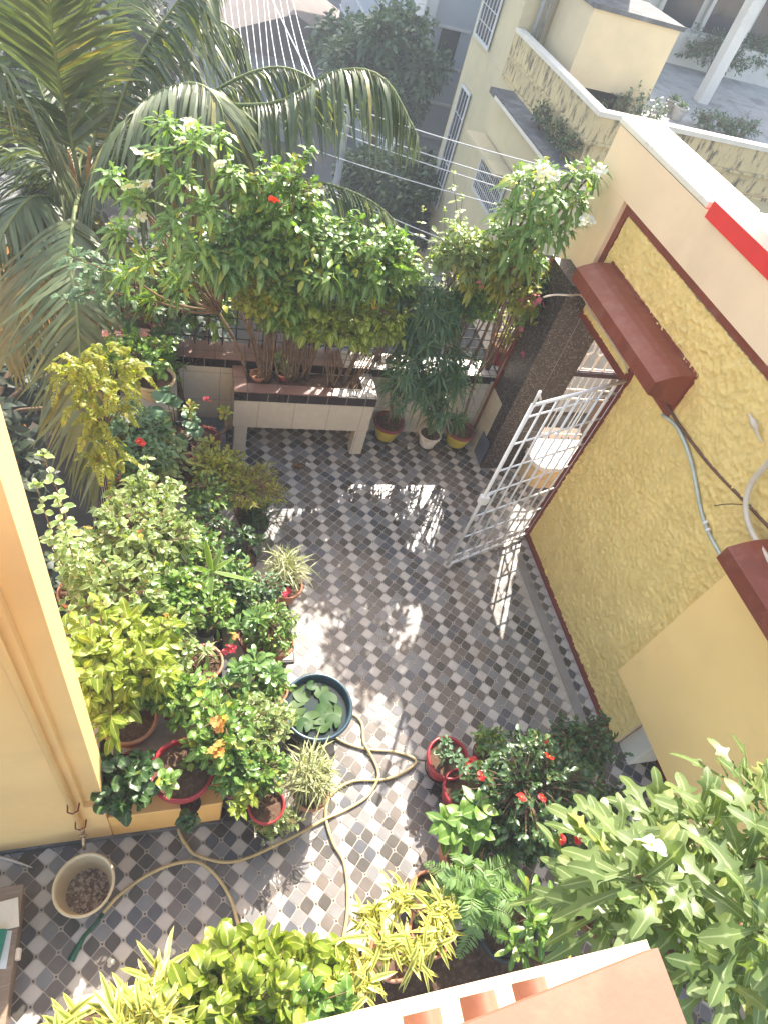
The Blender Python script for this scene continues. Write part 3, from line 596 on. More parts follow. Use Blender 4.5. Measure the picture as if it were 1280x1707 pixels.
def railing(name, label, a, b, z0, z1, step, cross, r=.007, mat='black'):
    t = thing(name, label, 'railing', tuple(a)+(z0,)); loc = tuple(a)+(z0,); a = np.array(a); b = np.array(b); L = np.linalg.norm(b-a); d = (b-a)/L
    mb = MB()
    for z in cross: mb.tube([(a[0], a[1], z), (b[0], b[1], z)], r, 0, 6)
    mb.build('rail', M[mat], t, loc); n = int(L/step)
    for k in range(n+1):
        p = a+d*L*k/n; mb = MB(); mb.tube([(p[0], p[1], z0), (p[0], p[1], z1)], r*.9, 0, 5); mb.build('bar', M[mat], t, loc)
railing('iron_railing', 'black iron bar railing on the back parapet behind the shrubs', (-.55, 5.50), (3.55, 5.50), .912, 1.72, .13, (1.0, 1.12, 1.24, 1.36, 1.5, 1.70))
railing('iron_railing', 'black iron railing returning toward the granite pillar by the red pot', (3.40, 5.45), (3.40, 4.95), .84, 1.6, .12, (.92, 1.1, 1.3, 1.58))
# left side parapet with bars
lp = thing('side_wall', 'low wall behind the pots on the left edge of the terrace', 'wall', (-.58, 3.4, 0))
mb = MB(); mb.box((-.68, 1.62, -.25), (-.54, 5.28, .45)); mb.build('wall', M['stone'], lp, (-.58, 3.4, 0))
railing('iron_railing', 'dark bar railing on the low left wall behind the pots', (-.60, 3.0), (-.60, 5.2), .45, 1.1, .09, (.5, 1.08), .007, 'black')
# ------------------------------------------------------------------ left house block
lb = thing('left_house_wall', 'tall peach house wall with a drain pipe at left', 'wall', (-.6, 1.24, 0)); L3 = (-.6, 1.24, 0)
mb = MB(); mb.box((-4, 1.27, .02), (-.46, 1.42, 5.6)); mb.build('wall', M['lwall'], lb, L3)
mb = MB(); mb.box((-4, 1.235, .02), (-.56, 1.269, 5.6)); mb.box((-.56, 1.235, .02), (-.462, 1.269, .74)); mb.build('thickened_plaster', M['lwall'], lb, L3)
mb = MB(); mb.box((-4, 1.222, 0.0), (.24, 1.234, .055)); mb.build('skirting', M['dconc'], lb, L3)
mb = MB(); mb.box((-.4615, 1.235, .02), (.24, 1.42, .44), bev=.01); o = mb.build('garden_kerb', M['ochre'], loc=(-.1, 1.3, 0)); tag(o, 'low golden kerb wall in front of the red pot, left', 'kerb wall')
dp = thing('drain_pipe', 'peach painted water pipe with a tap above the cream bucket', 'pipe', (-.62, 1.2, .5)); L4 = (-.62, 1.2, .5)
mb = MB(); mb.tube([(-.605, 1.208, .42), (-.605, 1.208, 5.5)], .017, 0, 10); mb.build('tube', M['lwall'], dp, L4)
mb = MB()
for z in (.85, .50): mb.tube([(-.635, 1.233, z), (-.632, 1.19, z), (-.605, 1.178, z), (-.578, 1.19, z), (-.575, 1.233, z)], .005, 0, 5)
mb.build('bracket', M['skirt'], dp, L4)
mb = MB(); mb.tube([(-.605, 1.208, .42), (-.603, 1.19, .36), (-.60, 1.14, .34), (-.60, 1.12, .29)], [.013, .014, .012, .011], 0, 8); mb.tube([(-.625, 1.17, .40), (-.575, 1.17, .40)], .008, 0, 6); mb.tube([(-.60, 1.17, .35), (-.60, 1.17, .40)], .007, 0, 6); mb.build('tap', M['brass'], dp, L4)
# ------------------------------------------------------------------ near parapet of the balcony above
nb = thing('balcony_chajja', 'cream balcony ledge with salmon top slab at the bottom edge', 'ledge', (0, -.2, 3)); L5 = (0, -.2, 3)
mb = MB(); mb.box((-3, -.55, 3.10), (1.135, .004, 3.24)); mb.build('ledge', M['cream'], nb, L5)
mb = MB(); mb.box((-3, -.36, 3.24), (.76, -.30, 3.754)); mb.build('upstand', M['cream'], nb, L5)
mb = MB(); mb.prism([(-3, -.34), (.42, -.045), (.79, -.012), (.79, -.42), (-3, -.8)], 'z', 3.755, 3.80); mb.build('top_slab', M['pink'], nb, L5)
for px, py in ((712, 1695), (806, 1664), (893, 1640)):
    p = atz(px, py, 3.28); mb = MB(); n = 22
    for k in range(1):
        pr = [(p[0]-.045+.09*i/n, 3.241+.05*math.sin(math.pi*i/n)) for i in range(n+1)]
        mb.prism(pr+[(p[0]+.044, 3.2405), (p[0]-.044, 3.2405)], 'y', -.12, p[1]+.01)
    mb.build('clay_tile', M['pink'], nb, L5)
# curb bed at the foot
cb_ = thing('front_planter_bed', 'low dark planting bed along the bottom edge of the terrace', 'planter', (0.5, .2, 0))
mb = MB(); mb.box((-.6, .30, 0), (2.3, .37, .22)); mb.build('kerb', M['stone'], cb_, (.5, .2, 0)); mb = MB(); mb.box((-.6, -.3, 0), (2.3, .298, .19)); mb.build('soil', M['soil'], cb_, (.5, .2, 0))
# ------------------------------------------------------------------ neighbouring building (right, behind)
nbh = thing('neighbour_house', 'stained pale yellow house with a flat roof terrace behind the cream wall', 'house', (8, 14, -6.5)); N0 = (8, 14, -6.5)
def npart(name, boxes, mat, parent=nbh):
    mb = MB()
    for a, b in boxes: mb.box(a, b)
    return mb.build(name, M[mat] if isinstance(mat, str) else mat, parent, N0)
npart('facade', [((6.96, 11.4, -6.5), (30, 18.6, 1.15))], 'nyel2')
npart('roof_terrace', [((7.1, 11.55, 1.152), (30, 18.59, 1.20)), ((9.31, 18.6, .9), (30, 22.5, 1.20))], 'conc')
npart('roof_parapet', [((6.962, 11.402, 1.152), (7.10, 16.0, 1.97)), ((7.102, 11.402, 1.2), (30, 11.54, 1.97))], 'nyel')
npart('parapet_coping', [((6.93, 11.37, 1.97), (7.14, 16.0, 2.05)), ((7.142, 11.37, 1.97), (30, 11.57, 2.05))], 'whiteplaster')
npart('ledge_moulding', [((6.90, 11.36, 1.52), (6.958, 15.9, 1.57)), ((6.96, 11.34, 1.52), (30, 11.398, 1.57)), ((6.90, 11.36, 1.12), (6.958, 15.9, 1.17)), ((6.96, 11.34, 1.12), (30, 11.398, 1.17))], 'nyel')
npart('sunshade', [((6.35, 10.9, 1.02), (6.895, 15.0, 1.13))], 'dconc')
npart('flaking_edge', [((6.335, 11.0, 1.03), (6.348, 14.6, 1.09))], 'whiteplaster')
npart('tall_block', [((6.962, 16.02, 1.152), (9.3, 18.59, 6.5))], 'nyel2')
npart('front_projection', [((6.6, 10.0, -6.5), (6.955, 15.3, 1.0))], 'nyel2')
# windows on the side facade
def window(x, y0, y1, z0, z1, nb_=4, hood=False):
    f = npart('window', [((x-.03, y0, z0), (x-.0, y1, z1))], 'glass')
    fr = [((x-.06, y0-.04, z0-.05), (x-.031, y0+.03, z1+.05)), ((x-.06, y1-.03, z0-.05), (x-.031, y1+.04, z1+.05)), ((x-.0605, y0, z0-.05), (x-.0305, y1, z0+.02)), ((x-.0605, y0, z1-.02), (x-.0305, y1, z1+.05))]
    npart('window_frame', fr, 'nwhite', f)
    bars = [((x-.055, y0+(y1-y0)*(k+1)/(nb_+1)-.012, z0), (x-.035, y0+(y1-y0)*(k+1)/(nb_+1)+.012, z1)) for k in range(nb_)]
    bars += [((x-.052, y0, z0+(z1-z0)*k/5-.008), (x-.038, y1, z0+(z1-z0)*k/5+.008)) for k in range(1, 5)]
    npart('window_bars', bars, 'nwhite', f)
    if hood: npart('window_hood', [((x-.5, y0-.3, z1+.1), (x-.061, y1+.3, z1+.17))], 'nyel2', f)
window(6.955, 17.2, 18.3, 1.3, 2.9)
window(6.955, 17.45, 18.15, -2.7, .2, 2)
window(6.60, 13.1, 14.7, -.85, .05, 14, True)
# roof cabin on the neighbour's terrace
rc = thing('roof_cabin', 'yellow rooftop cabin with black stained top on the neighbouring terrace', 'cabin', (8.6, 15, 1.2)); NC = (8.6, 15, 1.2)
mb = MB(); mb.box((7.65, 14.3, 1.65), (9.7, 15.9, 2.95)); mb.box((7.65, 15.3, 1.2), (9.7, 15.9, 1.648)); mb.box((9.35, 14.3, 1.2), (9.7, 15.298, 1.648)); mb.build('cabin_wall', paint('peeling_cream_plaster', (.66, .54, .34), .75, .06, 2, (.25, .12, .05), .6, 3, th=(.64, .72)), rc, NC)
mb = MB(); mb.box((7.6, 14.24, 2.95), (9.76, 16.0, 3.03)); mb.build('cabin_roof', M['dconc'], rc, NC)
mb = MB(); mb.box((7.7, 14.9, 1.2), (9.34, 15.298, 1.64)); mb.build('recess_shade', M['black'], rc, NC)  # black block paints in the shade at the back of the recess
mb = MB(); mb.tube([(7.3, 15.85, 1.2), (7.3, 15.85, 4.5)], .05, 0, 8); mb.tube([(7.45, 15.85, 1.2), (7.45, 15.85, 4.5)], .035, 0, 8); o = mb.build('roof_pipes', M['conc'], nbh, N0)
# white building beyond the roof terrace
wh = thing('white_house', 'hazy white house with a column and dark glazed verandah beyond the roof terrace', 'house', (15, 22, -6.5)); NW = (15, 22, -6.5)
def wpart(name, boxes, mat):
    mb = MB()
    for a, b in boxes: mb.box(a, b)
    return mb.build(name, M[mat], wh, NW)
wpart('wall', [((10.5, 22.6, -6.5), (34, 30, 9))], 'nwhite')
wpart('column', [((13.2, 17.2, 1.2), (13.5, 17.5, 4.2))], 'nwhite')
wpart('canopy', [((12.9, 16.6, 4.2), (15.8, 22.6, 4.35))], 'nwhite')
wpart('low_wall', [((11.2, 20.9, 1.2), (30, 21.1, 2.0))], 'nwhite')
for k in range(4): wpart('verandah_glass', [((14.2+k*1.7, 22.54, 1.9), (15.6+k*1.7, 22.59, 4.4))], 'glass'); wpart('mullion', [((14.15+k*1.7, 22.45, 1.9), (14.28+k*1.7, 22.53, 4.4)), ((14.2+k*1.7, 22.46, 3.1), (15.6+k*1.7, 22.52, 3.2))], 'nwhite')
# pots and bush on that terrace
rgp = random.Random(9)
for i, (px, py, lab) in enumerate(((1131, 188, 'small grey pot on the neighbouring roof, nearer the parapet'), (1118, 176, 'small grey pot on the neighbouring roof, next to the cabin corner'))):
    p = atz(px, py, 1.35); t = thing('roof_pot', lab, 'pot', (p[0], p[1], 1.2), 'pots on the neighbouring roof'); pot(t, (p[0], p[1], 1.2), .17, .3, M['conc'])
    mb = MB(); rosette(mb, (p[0], p[1], 1.46), 20, .3, .05, i, SMALL, .3, 1.2, .2); mb.build('foliage', LM['tree'], t, (p[0], p[1], 1.2))
def bush(name, label, c, rad, n, L, W, leaf, seed, per=6, group=None, prof=SMALL, stem=True, low=-.4):
    t = thing(name, label, 'bush', (c[0], c[1], c[2]-rad[2]), group); ml = MB(); ms = MB()
    shrub(ml, ms if stem else None, (c[0], c[1], c[2]-rad[2]), c, rad, n, per, prof, L, W, seed, cols=1, low=low, twig=L*1.5)
    ml.build('foliage', LM[leaf], t, (c[0], c[1], c[2]-rad[2]))
    if stem: ms.build('stem', M['bark'], t, (c[0], c[1], c[2]-rad[2]))
p = atz(1010, 150, 1.4); bush('dry_bush', 'sparse dry bush in the dark recess below the rooftop cabin', (p[0]-.1, 13.9, 1.5), (.75, .4, .4), 40, .12, .05, 'tree', 3)
for k, (px, py, s) in enumerate(((1190, 100, 1.0), (1255, 108, 1.1))):
    p = atz(px, py, 1.6); bush('hedge_bush', ('grey green bush by the far low wall of the roof terrace', 'grey green bush at the far right of the roof terrace')[k], (p[0], p[1], 1.75), (1.1, .6, .6), 120, .13, .06, 'tree', 5+k, group='bushes on the roof terrace')
for k, (px, py) in enumerate(((1185, 205), (1235, 215))):
    p = atz(px, py, 1.35); bush('roof_plant', ('low straggly plant along the roof parapet, left one', 'low straggly plant along the roof parapet, right one')[k], (p[0], p[1], 1.4), (.55, .3, .25), 50, .1, .04, 'tree', 15+k, group='plants along the roof parapet')
for k, (y, x) in enumerate(((12.9, 6.7), (12.2, 6.75), (11.6, 6.7))):
    bush('ledge_weed', ('dark weed on the blackened sunshade, farthest one', 'dark weed on the blackened sunshade, middle one', 'dark weed on the blackened sunshade, nearest one')[k], (x, y, 1.35), (.22, .32, .25), 30, .08, .035, 'dark', 25+k, group='weeds on the sunshade')
# grey house with the stair window
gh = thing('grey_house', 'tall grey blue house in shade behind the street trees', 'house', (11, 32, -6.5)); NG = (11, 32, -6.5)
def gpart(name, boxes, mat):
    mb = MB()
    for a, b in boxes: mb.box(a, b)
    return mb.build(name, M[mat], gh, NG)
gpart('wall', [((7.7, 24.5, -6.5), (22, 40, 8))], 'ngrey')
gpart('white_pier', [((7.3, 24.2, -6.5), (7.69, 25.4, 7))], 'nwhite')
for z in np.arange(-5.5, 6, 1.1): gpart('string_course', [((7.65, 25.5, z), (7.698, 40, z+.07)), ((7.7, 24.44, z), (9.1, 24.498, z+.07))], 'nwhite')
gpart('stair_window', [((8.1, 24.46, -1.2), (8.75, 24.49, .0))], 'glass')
# far street: brown roof, dark sheds, hut
def block(name, label, cat, boxes, mats):
    mb = MB()
    for (a, b), m in zip(boxes, range(len(boxes))): mb.box(a, b, m)
    loc = (boxes[0][0][0], boxes[0][0][1], boxes[0][0][2]); return tag(mb.build(name, [M[q] for q in mats], loc=loc), label, cat)
rf = thing('shed', 'low shed with a pitched brown roof beside the far street', 'shed', (5, 36, -6.5)); NR = (5, 36, -6.5)
mb = MB(); mb.box((1.0, 34, -6.5), (8.2, 41.5, -4.2)); mb.build('wall', M['ngrey'], rf, NR)
mb = MB(); mb.prism([(.3, -4.3), (8.9, -4.3), (4.6, -2.6)], 'y', 33.5, 42.5); mb.build('roof', M['roofbrown'], rf, NR)
dk = thing('dark_shed', 'long dark grey building at the end of the street', 'building', (4, 50, -6.5)); ND = (4, 50, -6.5)
mb = MB(); mb.box((-6, 50, -6.5), (14, 58, -.5)); mb.build('wall', paint('bluish_dark_wall', (.10, .12, .15), .9, .2, .6), dk, ND)
mb = MB(); mb.box((-6.4, 49.5, -.5), (14.4, 58.4, -.2)); mb.build('roof', M['conc'], dk, ND)
ht = thing('orange_hut', 'orange painted hut glimpsed under the coconut palm', 'hut', (-6, 12, -6.5)); NH = (-6, 12, -6.5)
mb = MB(); mb.box((-9, 11.6, -6.5), (-3.4, 17, -2.2)); mb.build('wall', M['orange'], ht, NH)
mb = MB(); mb.box((-9.3, 11.3, -2.2), (-3.1, 17.3, -2.0)); mb.build('roof', M['dconc'], ht, NH)
st = thing('street_stall', 'small rust red stall at the foot of the lower street tree', 'stall', (6.8, 24, -6.5)); 
mb = MB(); mb.box((6.3, 23.4, -6.5), (7.5, 24.4, -5.4)); mb.build('counter', M['pter'], st, (6.8, 24, -6.5)); mb = MB(); mb.box((6.1, 23.2, -5.0), (7.7, 24.6, -4.93)); mb.build('awning', M['nwhite'], st, (6.8, 24, -6.5))
sd = thing('dark_backdrop', 'dark box added as a backdrop behind the grille beyond the gateway', 'roof', (5, 7, -3))
mb = MB(); mb.box((4.02, 5.62, .10), (6.55, 9.8, .16)); mb.build('backdrop_top', M['ground'], sd, (5, 7, -3)); mb = MB(); mb.box((4.1, 5.65, -6.5), (6.5, 9.7, .10)); mb.build('wall', M['dconc'], sd, (5, 7, -3))  # dark box added so the gaps in the grille look dark
# ------------------------------------------------------------------ street trees
def tree(name, label, c, rad, trunk, leaf, seed, n=900, L=.3, W=.14, group=None, per=7, nl=9):
    base = (trunk[0], trunk[1], -6.5); t = thing(name, label, 'tree', base, group); rg = rs(seed)
    ml = MB(); ms = MB(); top = np.array(c)-(0, 0, rad[2]*.4)
    ms.tube(bez([base, (np.array(base)+top)/2+(.2, 0, 0), top], 8), np.linspace(.16, .09, 8), 0, 8)
    for i in range(nl):
        d = rdirs(rg, 1)[0]; d[2] = abs(d[2])*.8; e = np.array(c)+d*np.array(rad)*.8; ms.tube(bez([top, (top+e)/2+(0, 0, .2), e], 6), np.linspace(.07, .015, 6), 0, 5)
    cc = np.array(c)+rdirs(rg, 11)*np.array(rad)*.62
    for k, q in enumerate(cc):
        shrub(ml, None, q, q, np.array(rad)*rg.uniform(.32, .5), n//11, per, SMALL, L, W, seed*20+k, cols=1, low=-.8, inner=.25, twig=L*1.6, droop=.3)
    ml.build('crown', LM[leaf], t, base); ms.build('trunk', M['bark'], t, base)
tree('street_tree', 'tall hazy tree in front of the grey house, top centre', (6.0, 22.6, -.9), (1.9, 1.7, 1.7), (6.0, 22.6, 0), 'tree', 31, 1300, .30, .13)
tree('street_tree', 'dark dense tree lower on the street beneath the wires', (6.0, 18.6, -3.0), (2.0, 2.0, 1.4), (5.3, 18.8, 0), 'dark', 37, 1300, .22, .10)
tree('street_tree', 'broad hazy tree at the far end of the street', (6.6, 29.5, -2.6), (1.8, 1.8, 1.6), (6.6, 29.5, 0), 'tree', 41, 800, .36, .17)
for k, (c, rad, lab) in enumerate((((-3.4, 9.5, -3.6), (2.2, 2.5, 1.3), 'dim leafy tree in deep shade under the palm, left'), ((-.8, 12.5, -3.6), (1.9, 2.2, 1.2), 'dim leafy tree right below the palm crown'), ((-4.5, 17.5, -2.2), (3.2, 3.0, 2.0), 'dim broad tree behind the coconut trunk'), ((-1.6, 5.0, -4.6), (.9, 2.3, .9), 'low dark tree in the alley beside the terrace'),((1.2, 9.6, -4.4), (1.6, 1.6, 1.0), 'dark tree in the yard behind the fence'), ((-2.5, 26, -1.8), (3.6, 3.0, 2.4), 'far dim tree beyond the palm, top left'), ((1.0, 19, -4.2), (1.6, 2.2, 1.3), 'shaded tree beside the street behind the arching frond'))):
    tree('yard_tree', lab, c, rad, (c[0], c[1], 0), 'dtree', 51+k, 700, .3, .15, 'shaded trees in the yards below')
# ------------------------------------------------------------------ utility pole and wires
up = thing('utility_pole', 'thin dark utility pole on the street behind the flowering shrubs', 'pole', (3.85, 17, -6.5))
mb = MB(); mb.tube([(3.85, 17, -6.5), (3.85, 17, -.2)], [.11, .08], 0, 8); mb.build('post', M['conc'], up, (3.85, 17, -6.5))
mb = MB(); mb.box((3.2, 16.95, -.6), (4.5, 17.05, -.5)); mb.build('cross_arm', M['black'], up, (3.85, 17, -6.5))
def cable(a, b, sag, r=.012, label='pale overhead cable fanning down from the top of the picture', group='overhead cables by the palm'):
    a, b = np.array(a), np.array(b); t = np.linspace(0, 1, 14)[:, None]; P = a+(b-a)*t; P[:, 2] -= sag*4*(t*(1-t))[:, 0]
    mb = MB(); mb.tube(P, r, 0, 5); tag(mb.build('overhead_cable', M['wire'], loc=tuple(a)), label, 'cable', group)
pc = (3.85, 17, -.55)
for k in range(12):
    x0 = 392+k*12 if k < 7 else 455+(k-7)*9
    nm = ('first', 'second', 'third', 'fourth', 'fifth', 'sixth', 'seventh', 'eighth', 'ninth', 'tenth', 'eleventh', 'twelfth')[k]
    cable(aty(x0-28 if k < 7 else x0-15, -70, 30), aty((408+k*9) if k < 7 else 470+(k-7)*17, 215 if k < 7 else 150+(k-7)*4, 15), .25, .012, nm+' cable from the left in the fan of pale wires at the top')
cable(aty(455, 0, 22), aty(520, 132, 15), .02, .016, 'thickest pale cable running across the fan of wires at the top')
for k, (a, b) in enumerate((((560, 168), (870, 262)), ((545, 195), (860, 300)), ((530, 205), (860, 318)), ((500, 240), (860, 345)), ((520, 300), (760, 410)), ((530, 310), (770, 430)))):
    cable(aty(*a, 16), aty(b[0]+60, b[1]+20, 8.5), .06, .010, ('highest pale wire crossing in front of the yellow facade', 'upper wire of the close pair crossing the yellow facade', 'lower wire of the close pair crossing the yellow facade', 'pale wire crossing below the close pair', 'upper of two low wires behind the shrubs', 'lower of two low wires behind the shrubs')[k], 'wires crossing the street')
# ------------------------------------------------------------------ coconut palm
CP = np.array([-1.12, 8.0, 1.05])
pm = thing('coconut_palm', 'large coconut palm with arching fronds beyond the left of the terrace', 'palm tree', (-1.5, 8.3, -6.5)); NP = (-1.5, 8.3, -6.5)
mb = MB(); P = bez([(-1.55, 8.4, -6.5), (-1.4, 8.3, -3), CP-(0.02, 0, .2)], 16); mb.tube(P, np.linspace(.17, .12, 16)*(1+.05*np.sin(np.arange(16)*2.1)), 0, 12); mb.build('trunk', M['bark'], pm, NP)
mb = MB()
for k in range(7):
    a = k*.9; e = CP+(.25*math.cos(a), .25*math.sin(a), .25+.06*k); mb.tube(bez([CP-(0, 0, .35), CP+(.1*math.cos(a), .1*math.sin(a), -.05), e], 6), [.05, .06, .05, .04, .03, .015], 0, 6)
mb.build('leaf_sheath', paint('fibrous_sheath', (.30, .16, .06), .8, .3, 20), pm, NP)
def cf(pts, n=74, Lm=.75, droop=.55, hang=.15, leaf='coco', seed=1, W=.045, ang=1.0, r=.028, up=(0, 0, 1)):
    P = [CP+(0, 0, .05)]+[aty(u, v, y) for u, v, y in pts]; ml = MB(); ms = MB()
    frond(ml, ms, P, n, Lm, W, seed, [(0, .6), (.25, 1), (.5, .9), (.75, .55), (1, .03)], ang, droop, r, hang, 1, 0, .2, up)
    f = ms.build('frond', M['gstem'], pm, NP); ml.build('leaflets', LM[leaf], f, NP)
cf([(112, 200, 8.1), (92, 90, 8.0), (75, -60, 7.8)], 80, 1.05, .15, .05, seed=1)
cf([(165, 270, 7.9), (235, 175, 7.4), (315, 138, 7.0), (365, 170, 6.7), (378, 250, 6.5)], 90, .95, .9, .35, seed=2, W=.05)
cf([(230, 240, 7.9), (340, 180, 7.6), (460, 170, 7.2), (560, 118, 6.9), (640, 130, 6.7), (695, 225, 6.5)], 96, .62, .9, .4, seed=3)
cf([(250, 230, 8.3), (360, 150, 8.4), (450, 112, 8.4), (520, 130, 8.2), (575, 190, 8.0)], 80, .6, .9, .4, seed=4)
cf([(230, 320, 7.6), (380, 300, 7.0), (520, 300, 6.6), (640, 350, 6.4), (712, 455, 6.3)], 90, .55, .9, .35, seed=5)
cf([(95, 290, 8.0), (50, 220, 7.8), (5, 120, 7.6), (-50, 60, 7.4)], 74, .8, .9, .3, seed=6)
cf([(175, 240, 8.2), (225, 110, 8.4), (290, 10, 8.5), (350, -70, 8.5)], 84, .95, 1.0, .45, seed=7)
cf([(160, 220, 8.3), (180, 80, 8.6), (215, -60, 8.8)], 70, .95, .7, .3, seed=8)
cf([(125, 350, 7.0), (118, 430, 6.3), (127, 500, 5.8), (135, 600, 5.35), (152, 710, 4.9), (178, 815, 4.5)], 84, .78, .45, .1, seed=9, W=.042)
cf([(95, 330, 7.7), (50, 330, 7.3), (5, 390, 7.0), (-40, 500, 6.8)], 70, .8, .7, .3, seed=10)
cf([(105, 350, 7.6), (75, 400, 7.0), (45, 480, 6.5), (10, 600, 6.0)], 70, .7, .6, .2, 'cocoy', seed=11)
cf([(120, 280, 8.4), (60, 130, 8.8), (20, 0, 9)], 66, .9, .6, .25, seed=12)
cf([(180, 300, 8.4), (270, 260, 8.8), (330, 240, 8.9), (400, 330, 8.7)], 66, .75, .8, .3, seed=13)
cf([(100, 320, 8.4), (30, 260, 8.8), (-40, 230, 9)], 60, .9, .7, .3, seed=14)
cf([(140, 250, 8.6), (250, 90, 9.2), (330, 30, 9.4), (400, 60, 9.4), (420, 150, 9.3)], 76, .85, .9, .5, seed=15)
cf([(150, 360, 7.8), (190, 420, 7.4), (215, 500, 7.1), (230, 600, 6.9)], 60, .7, .6, .2, 'cocoy', seed=16)
# ------------------------------------------------------------------ rear shrubs in the raised planter
def V(*a): return np.array(a, float)
def spoon(p, base, heads, leaf, n=26, L=.22, W=.075, seed=0, r0=.016, droop=.45, prof=SPOON):
    rg = rs(seed); hub = np.asarray(base)*.55+np.mean(heads, 0)*.45
    p.ms.tube(bez([base, (np.asarray(base)+hub)/2+(.03, .02, 0), hub], 6), np.linspace(r0, r0*.8, 6), 0, 6)
    for i, h in enumerate(heads):
        h = np.asarray(h); p.ms.tube(bez([hub, (hub+h)/2+rg.normal(size=3)*.06, h], 7), np.linspace(r0*.8, r0*.5, 7), 0, 6)
        ax = nrm(h-hub+np.array([0, 0, .3])+rg.normal(size=3)*.15)
        rosette(p.ml, h, n, L, W, seed*50+i, prof, -.35, 1.2, droop, ax, .15, 0, 2, .025)
p = Plant('plumeria_shrub', 'tall spoon leaved shrub with white flowers at the left of the raised planter', 'shrub', (.62, 5.15, .79))
hd = [aty(u, v, y) for u, v, y in ((325, 235, 5.35), (262, 262, 5.3), (385, 285, 5.25), (300, 300, 5.1), (230, 330, 5.2), (345, 345, 5.05), (205, 385, 5.15), (290, 375, 4.95), (245, 440, 5.0), (330, 420, 4.9), (190, 300, 5.35), (365, 230, 5.5), (280, 210, 5.5), (300, 470, 4.95), (410, 320, 5.3), (215, 460, 5.2), (255, 500, 5.2))]
spoon(p, (.62, 5.15, .79), hd, 'pud', 46, .21, .055, 3)
p.done('pud').fl([aty(u, v, y) for u, v, y in ((312, 200, 5.3), (318, 207, 5.3), (300, 232, 5.25), (306, 238, 5.25), (250, 258, 5.25), (258, 262, 5.2), (238, 303, 5.1), (246, 309, 5.1), (230, 312, 5.1), (237, 360, 5.1), (215, 312, 5.15), (228, 252, 5.2), (368, 275, 5.2))], 'white', r=.055, seed=3)
def bed(label, base, c, rad, nt_, per, prof, L, W, leaf, seed, nm='shrub', cat='shrub', **k):
    p = Plant(nm, label, cat, base); shrub(p.ml, p.ms, base, c, rad, nt_, per, prof, L, W, seed, **k); p.done(leaf); return p
p = bed('hibiscus shrub with one red flower, tallest in the planter centre', (.95, 5.15, .79), aty(470, 350, 5.3), (.36, .3, .42), 60, 9, OVAL, .10, .055, 'mid', 61, 'hibiscus_shrub', droop=.35)
p.fl([aty(457, 333, 5.0)], 'red', r=.06)
bed('broad leaved glossy shrub just below the white flowering shrub', (.82, 5.12, .79), aty(400, 425, 5.1), (.30, .25, .28), 34, 10, OVAL, .15, .06, 'gloss', 62, droop=.5, spread=.9)
bed('bright sunlit shrub with drooping leaves over the planter middle', (1.2, 5.18, .79), aty(530, 440, 5.2), (.42, .32, .33), 66, 9, OVAL, .12, .05, 'pud', 63, droop=.6, spread=.95)
bed('bushy sunlit shrub at the right end of the raised planter', (1.6, 5.18, .79), aty(620, 440, 5.2), (.40, .32, .34), 66, 9, OVAL, .11, .05, 'mid', 64, droop=.5)
bed('yellow green shrub with thin brown stems behind the two small bowls', (.78, 5.1, .79), aty(435, 490, 5.05), (.24, .2, .22), 34, 8, ROUND, .065, .05, 'yel', 65, nl=8, r0=.009)
p = bed('bright green vine spilling over the front rim of the planter', (1.45, 5.08, .79), aty(565, 545, 4.98), (.40, .16, .24), 50, 8, ROUND, .085, .07, 'lime', 66, nl=7, r0=.009, droop=.5)
p.fl([aty(618, 505, 4.9), aty(625, 513, 4.9)], 'orange', r=.03)
bed('leafy shrub filling the gap above the planter soil', (1.1, 5.14, .79), aty(505, 530, 5.1), (.34, .16, .2), 40, 8, OVAL, .09, .05, 'mid', 67, nl=10, r0=.008)
bed('dense dark leafed shrub low behind the railing', (1.35, 5.7, .2), (1.35, 5.85, 1.25), (.75, .28, .5), 90, 8, OVAL, .11, .055, 'dark', 68, nl=5)
bed('pale leaved shrub growing past the right end of the planter', (2.0, 5.42, .91), aty(665, 490, 5.35), (.26, .22, .34), 44, 9, OVAL, .10, .045, 'blue', 69, droop=.5)
bed('small dim shrub behind the left railing corner', (.1, 5.75, .2), aty(330, 480, 5.7), (.5, .3, .45), 60, 8, OVAL, .10, .05, 'mid', 70)
bed('sunlit low shrub spilling down in front of the fence, planter centre', (1.0, 5.1, .79), aty(480, 500, 5.02), (.26, .16, .22), 46, 8, OVAL, .09, .045, 'mid', 171, nl=8, r0=.008, droop=.5)
bed('sunlit trailing shrub over the right rim of the planter', (1.68, 5.1, .79), aty(640, 545, 5.0), (.24, .16, .26), 46, 8, OVAL, .085, .045, 'lime', 172, nl=7, r0=.008, droop=.6)
bed('pale twiggy bush filling the fence gap between planter and palms', (2.12, 5.42, .912), aty(700, 540, 5.35), (.24, .14, .36), 60, 8, OVAL, .08, .035, 'blue', 173, nl=8, r0=.008)
bed('leafy climber on the fence behind the palms', (2.75, 5.44, .912), aty(790, 500, 5.35), (.30, .12, .34), 70, 8, OVAL, .08, .04, 'mid', 174, nl=8, r0=.008)
# two bowls on the planter soil
p = Plant('bowl_pot', 'small empty terracotta bowl on the planter soil', 'pot', tuple(atz(430, 632, .80)[:2])+(.80,), .078, .07, 'pter'); p.root
q = atz(472, 630, .80); p = Plant('potted_succulent', 'small red pot with a rosette plant on the planter soil', 'potted plant', (q[0], q[1], .80), .085, .09, 'pred', 'pter')
rosette(p.ml, p.top+(0, 0, .05), 46, .11, .028, 7, OBOV, .05, 1.3, .4); rosette(p.ml, p.top+(-.04, .06, .12), 34, .11, .028, 8, OBOV, .0, 1.3, .4); p.ms.tube([p.top, p.top+(-.04, .06, .12)], .01); p.done('mid')
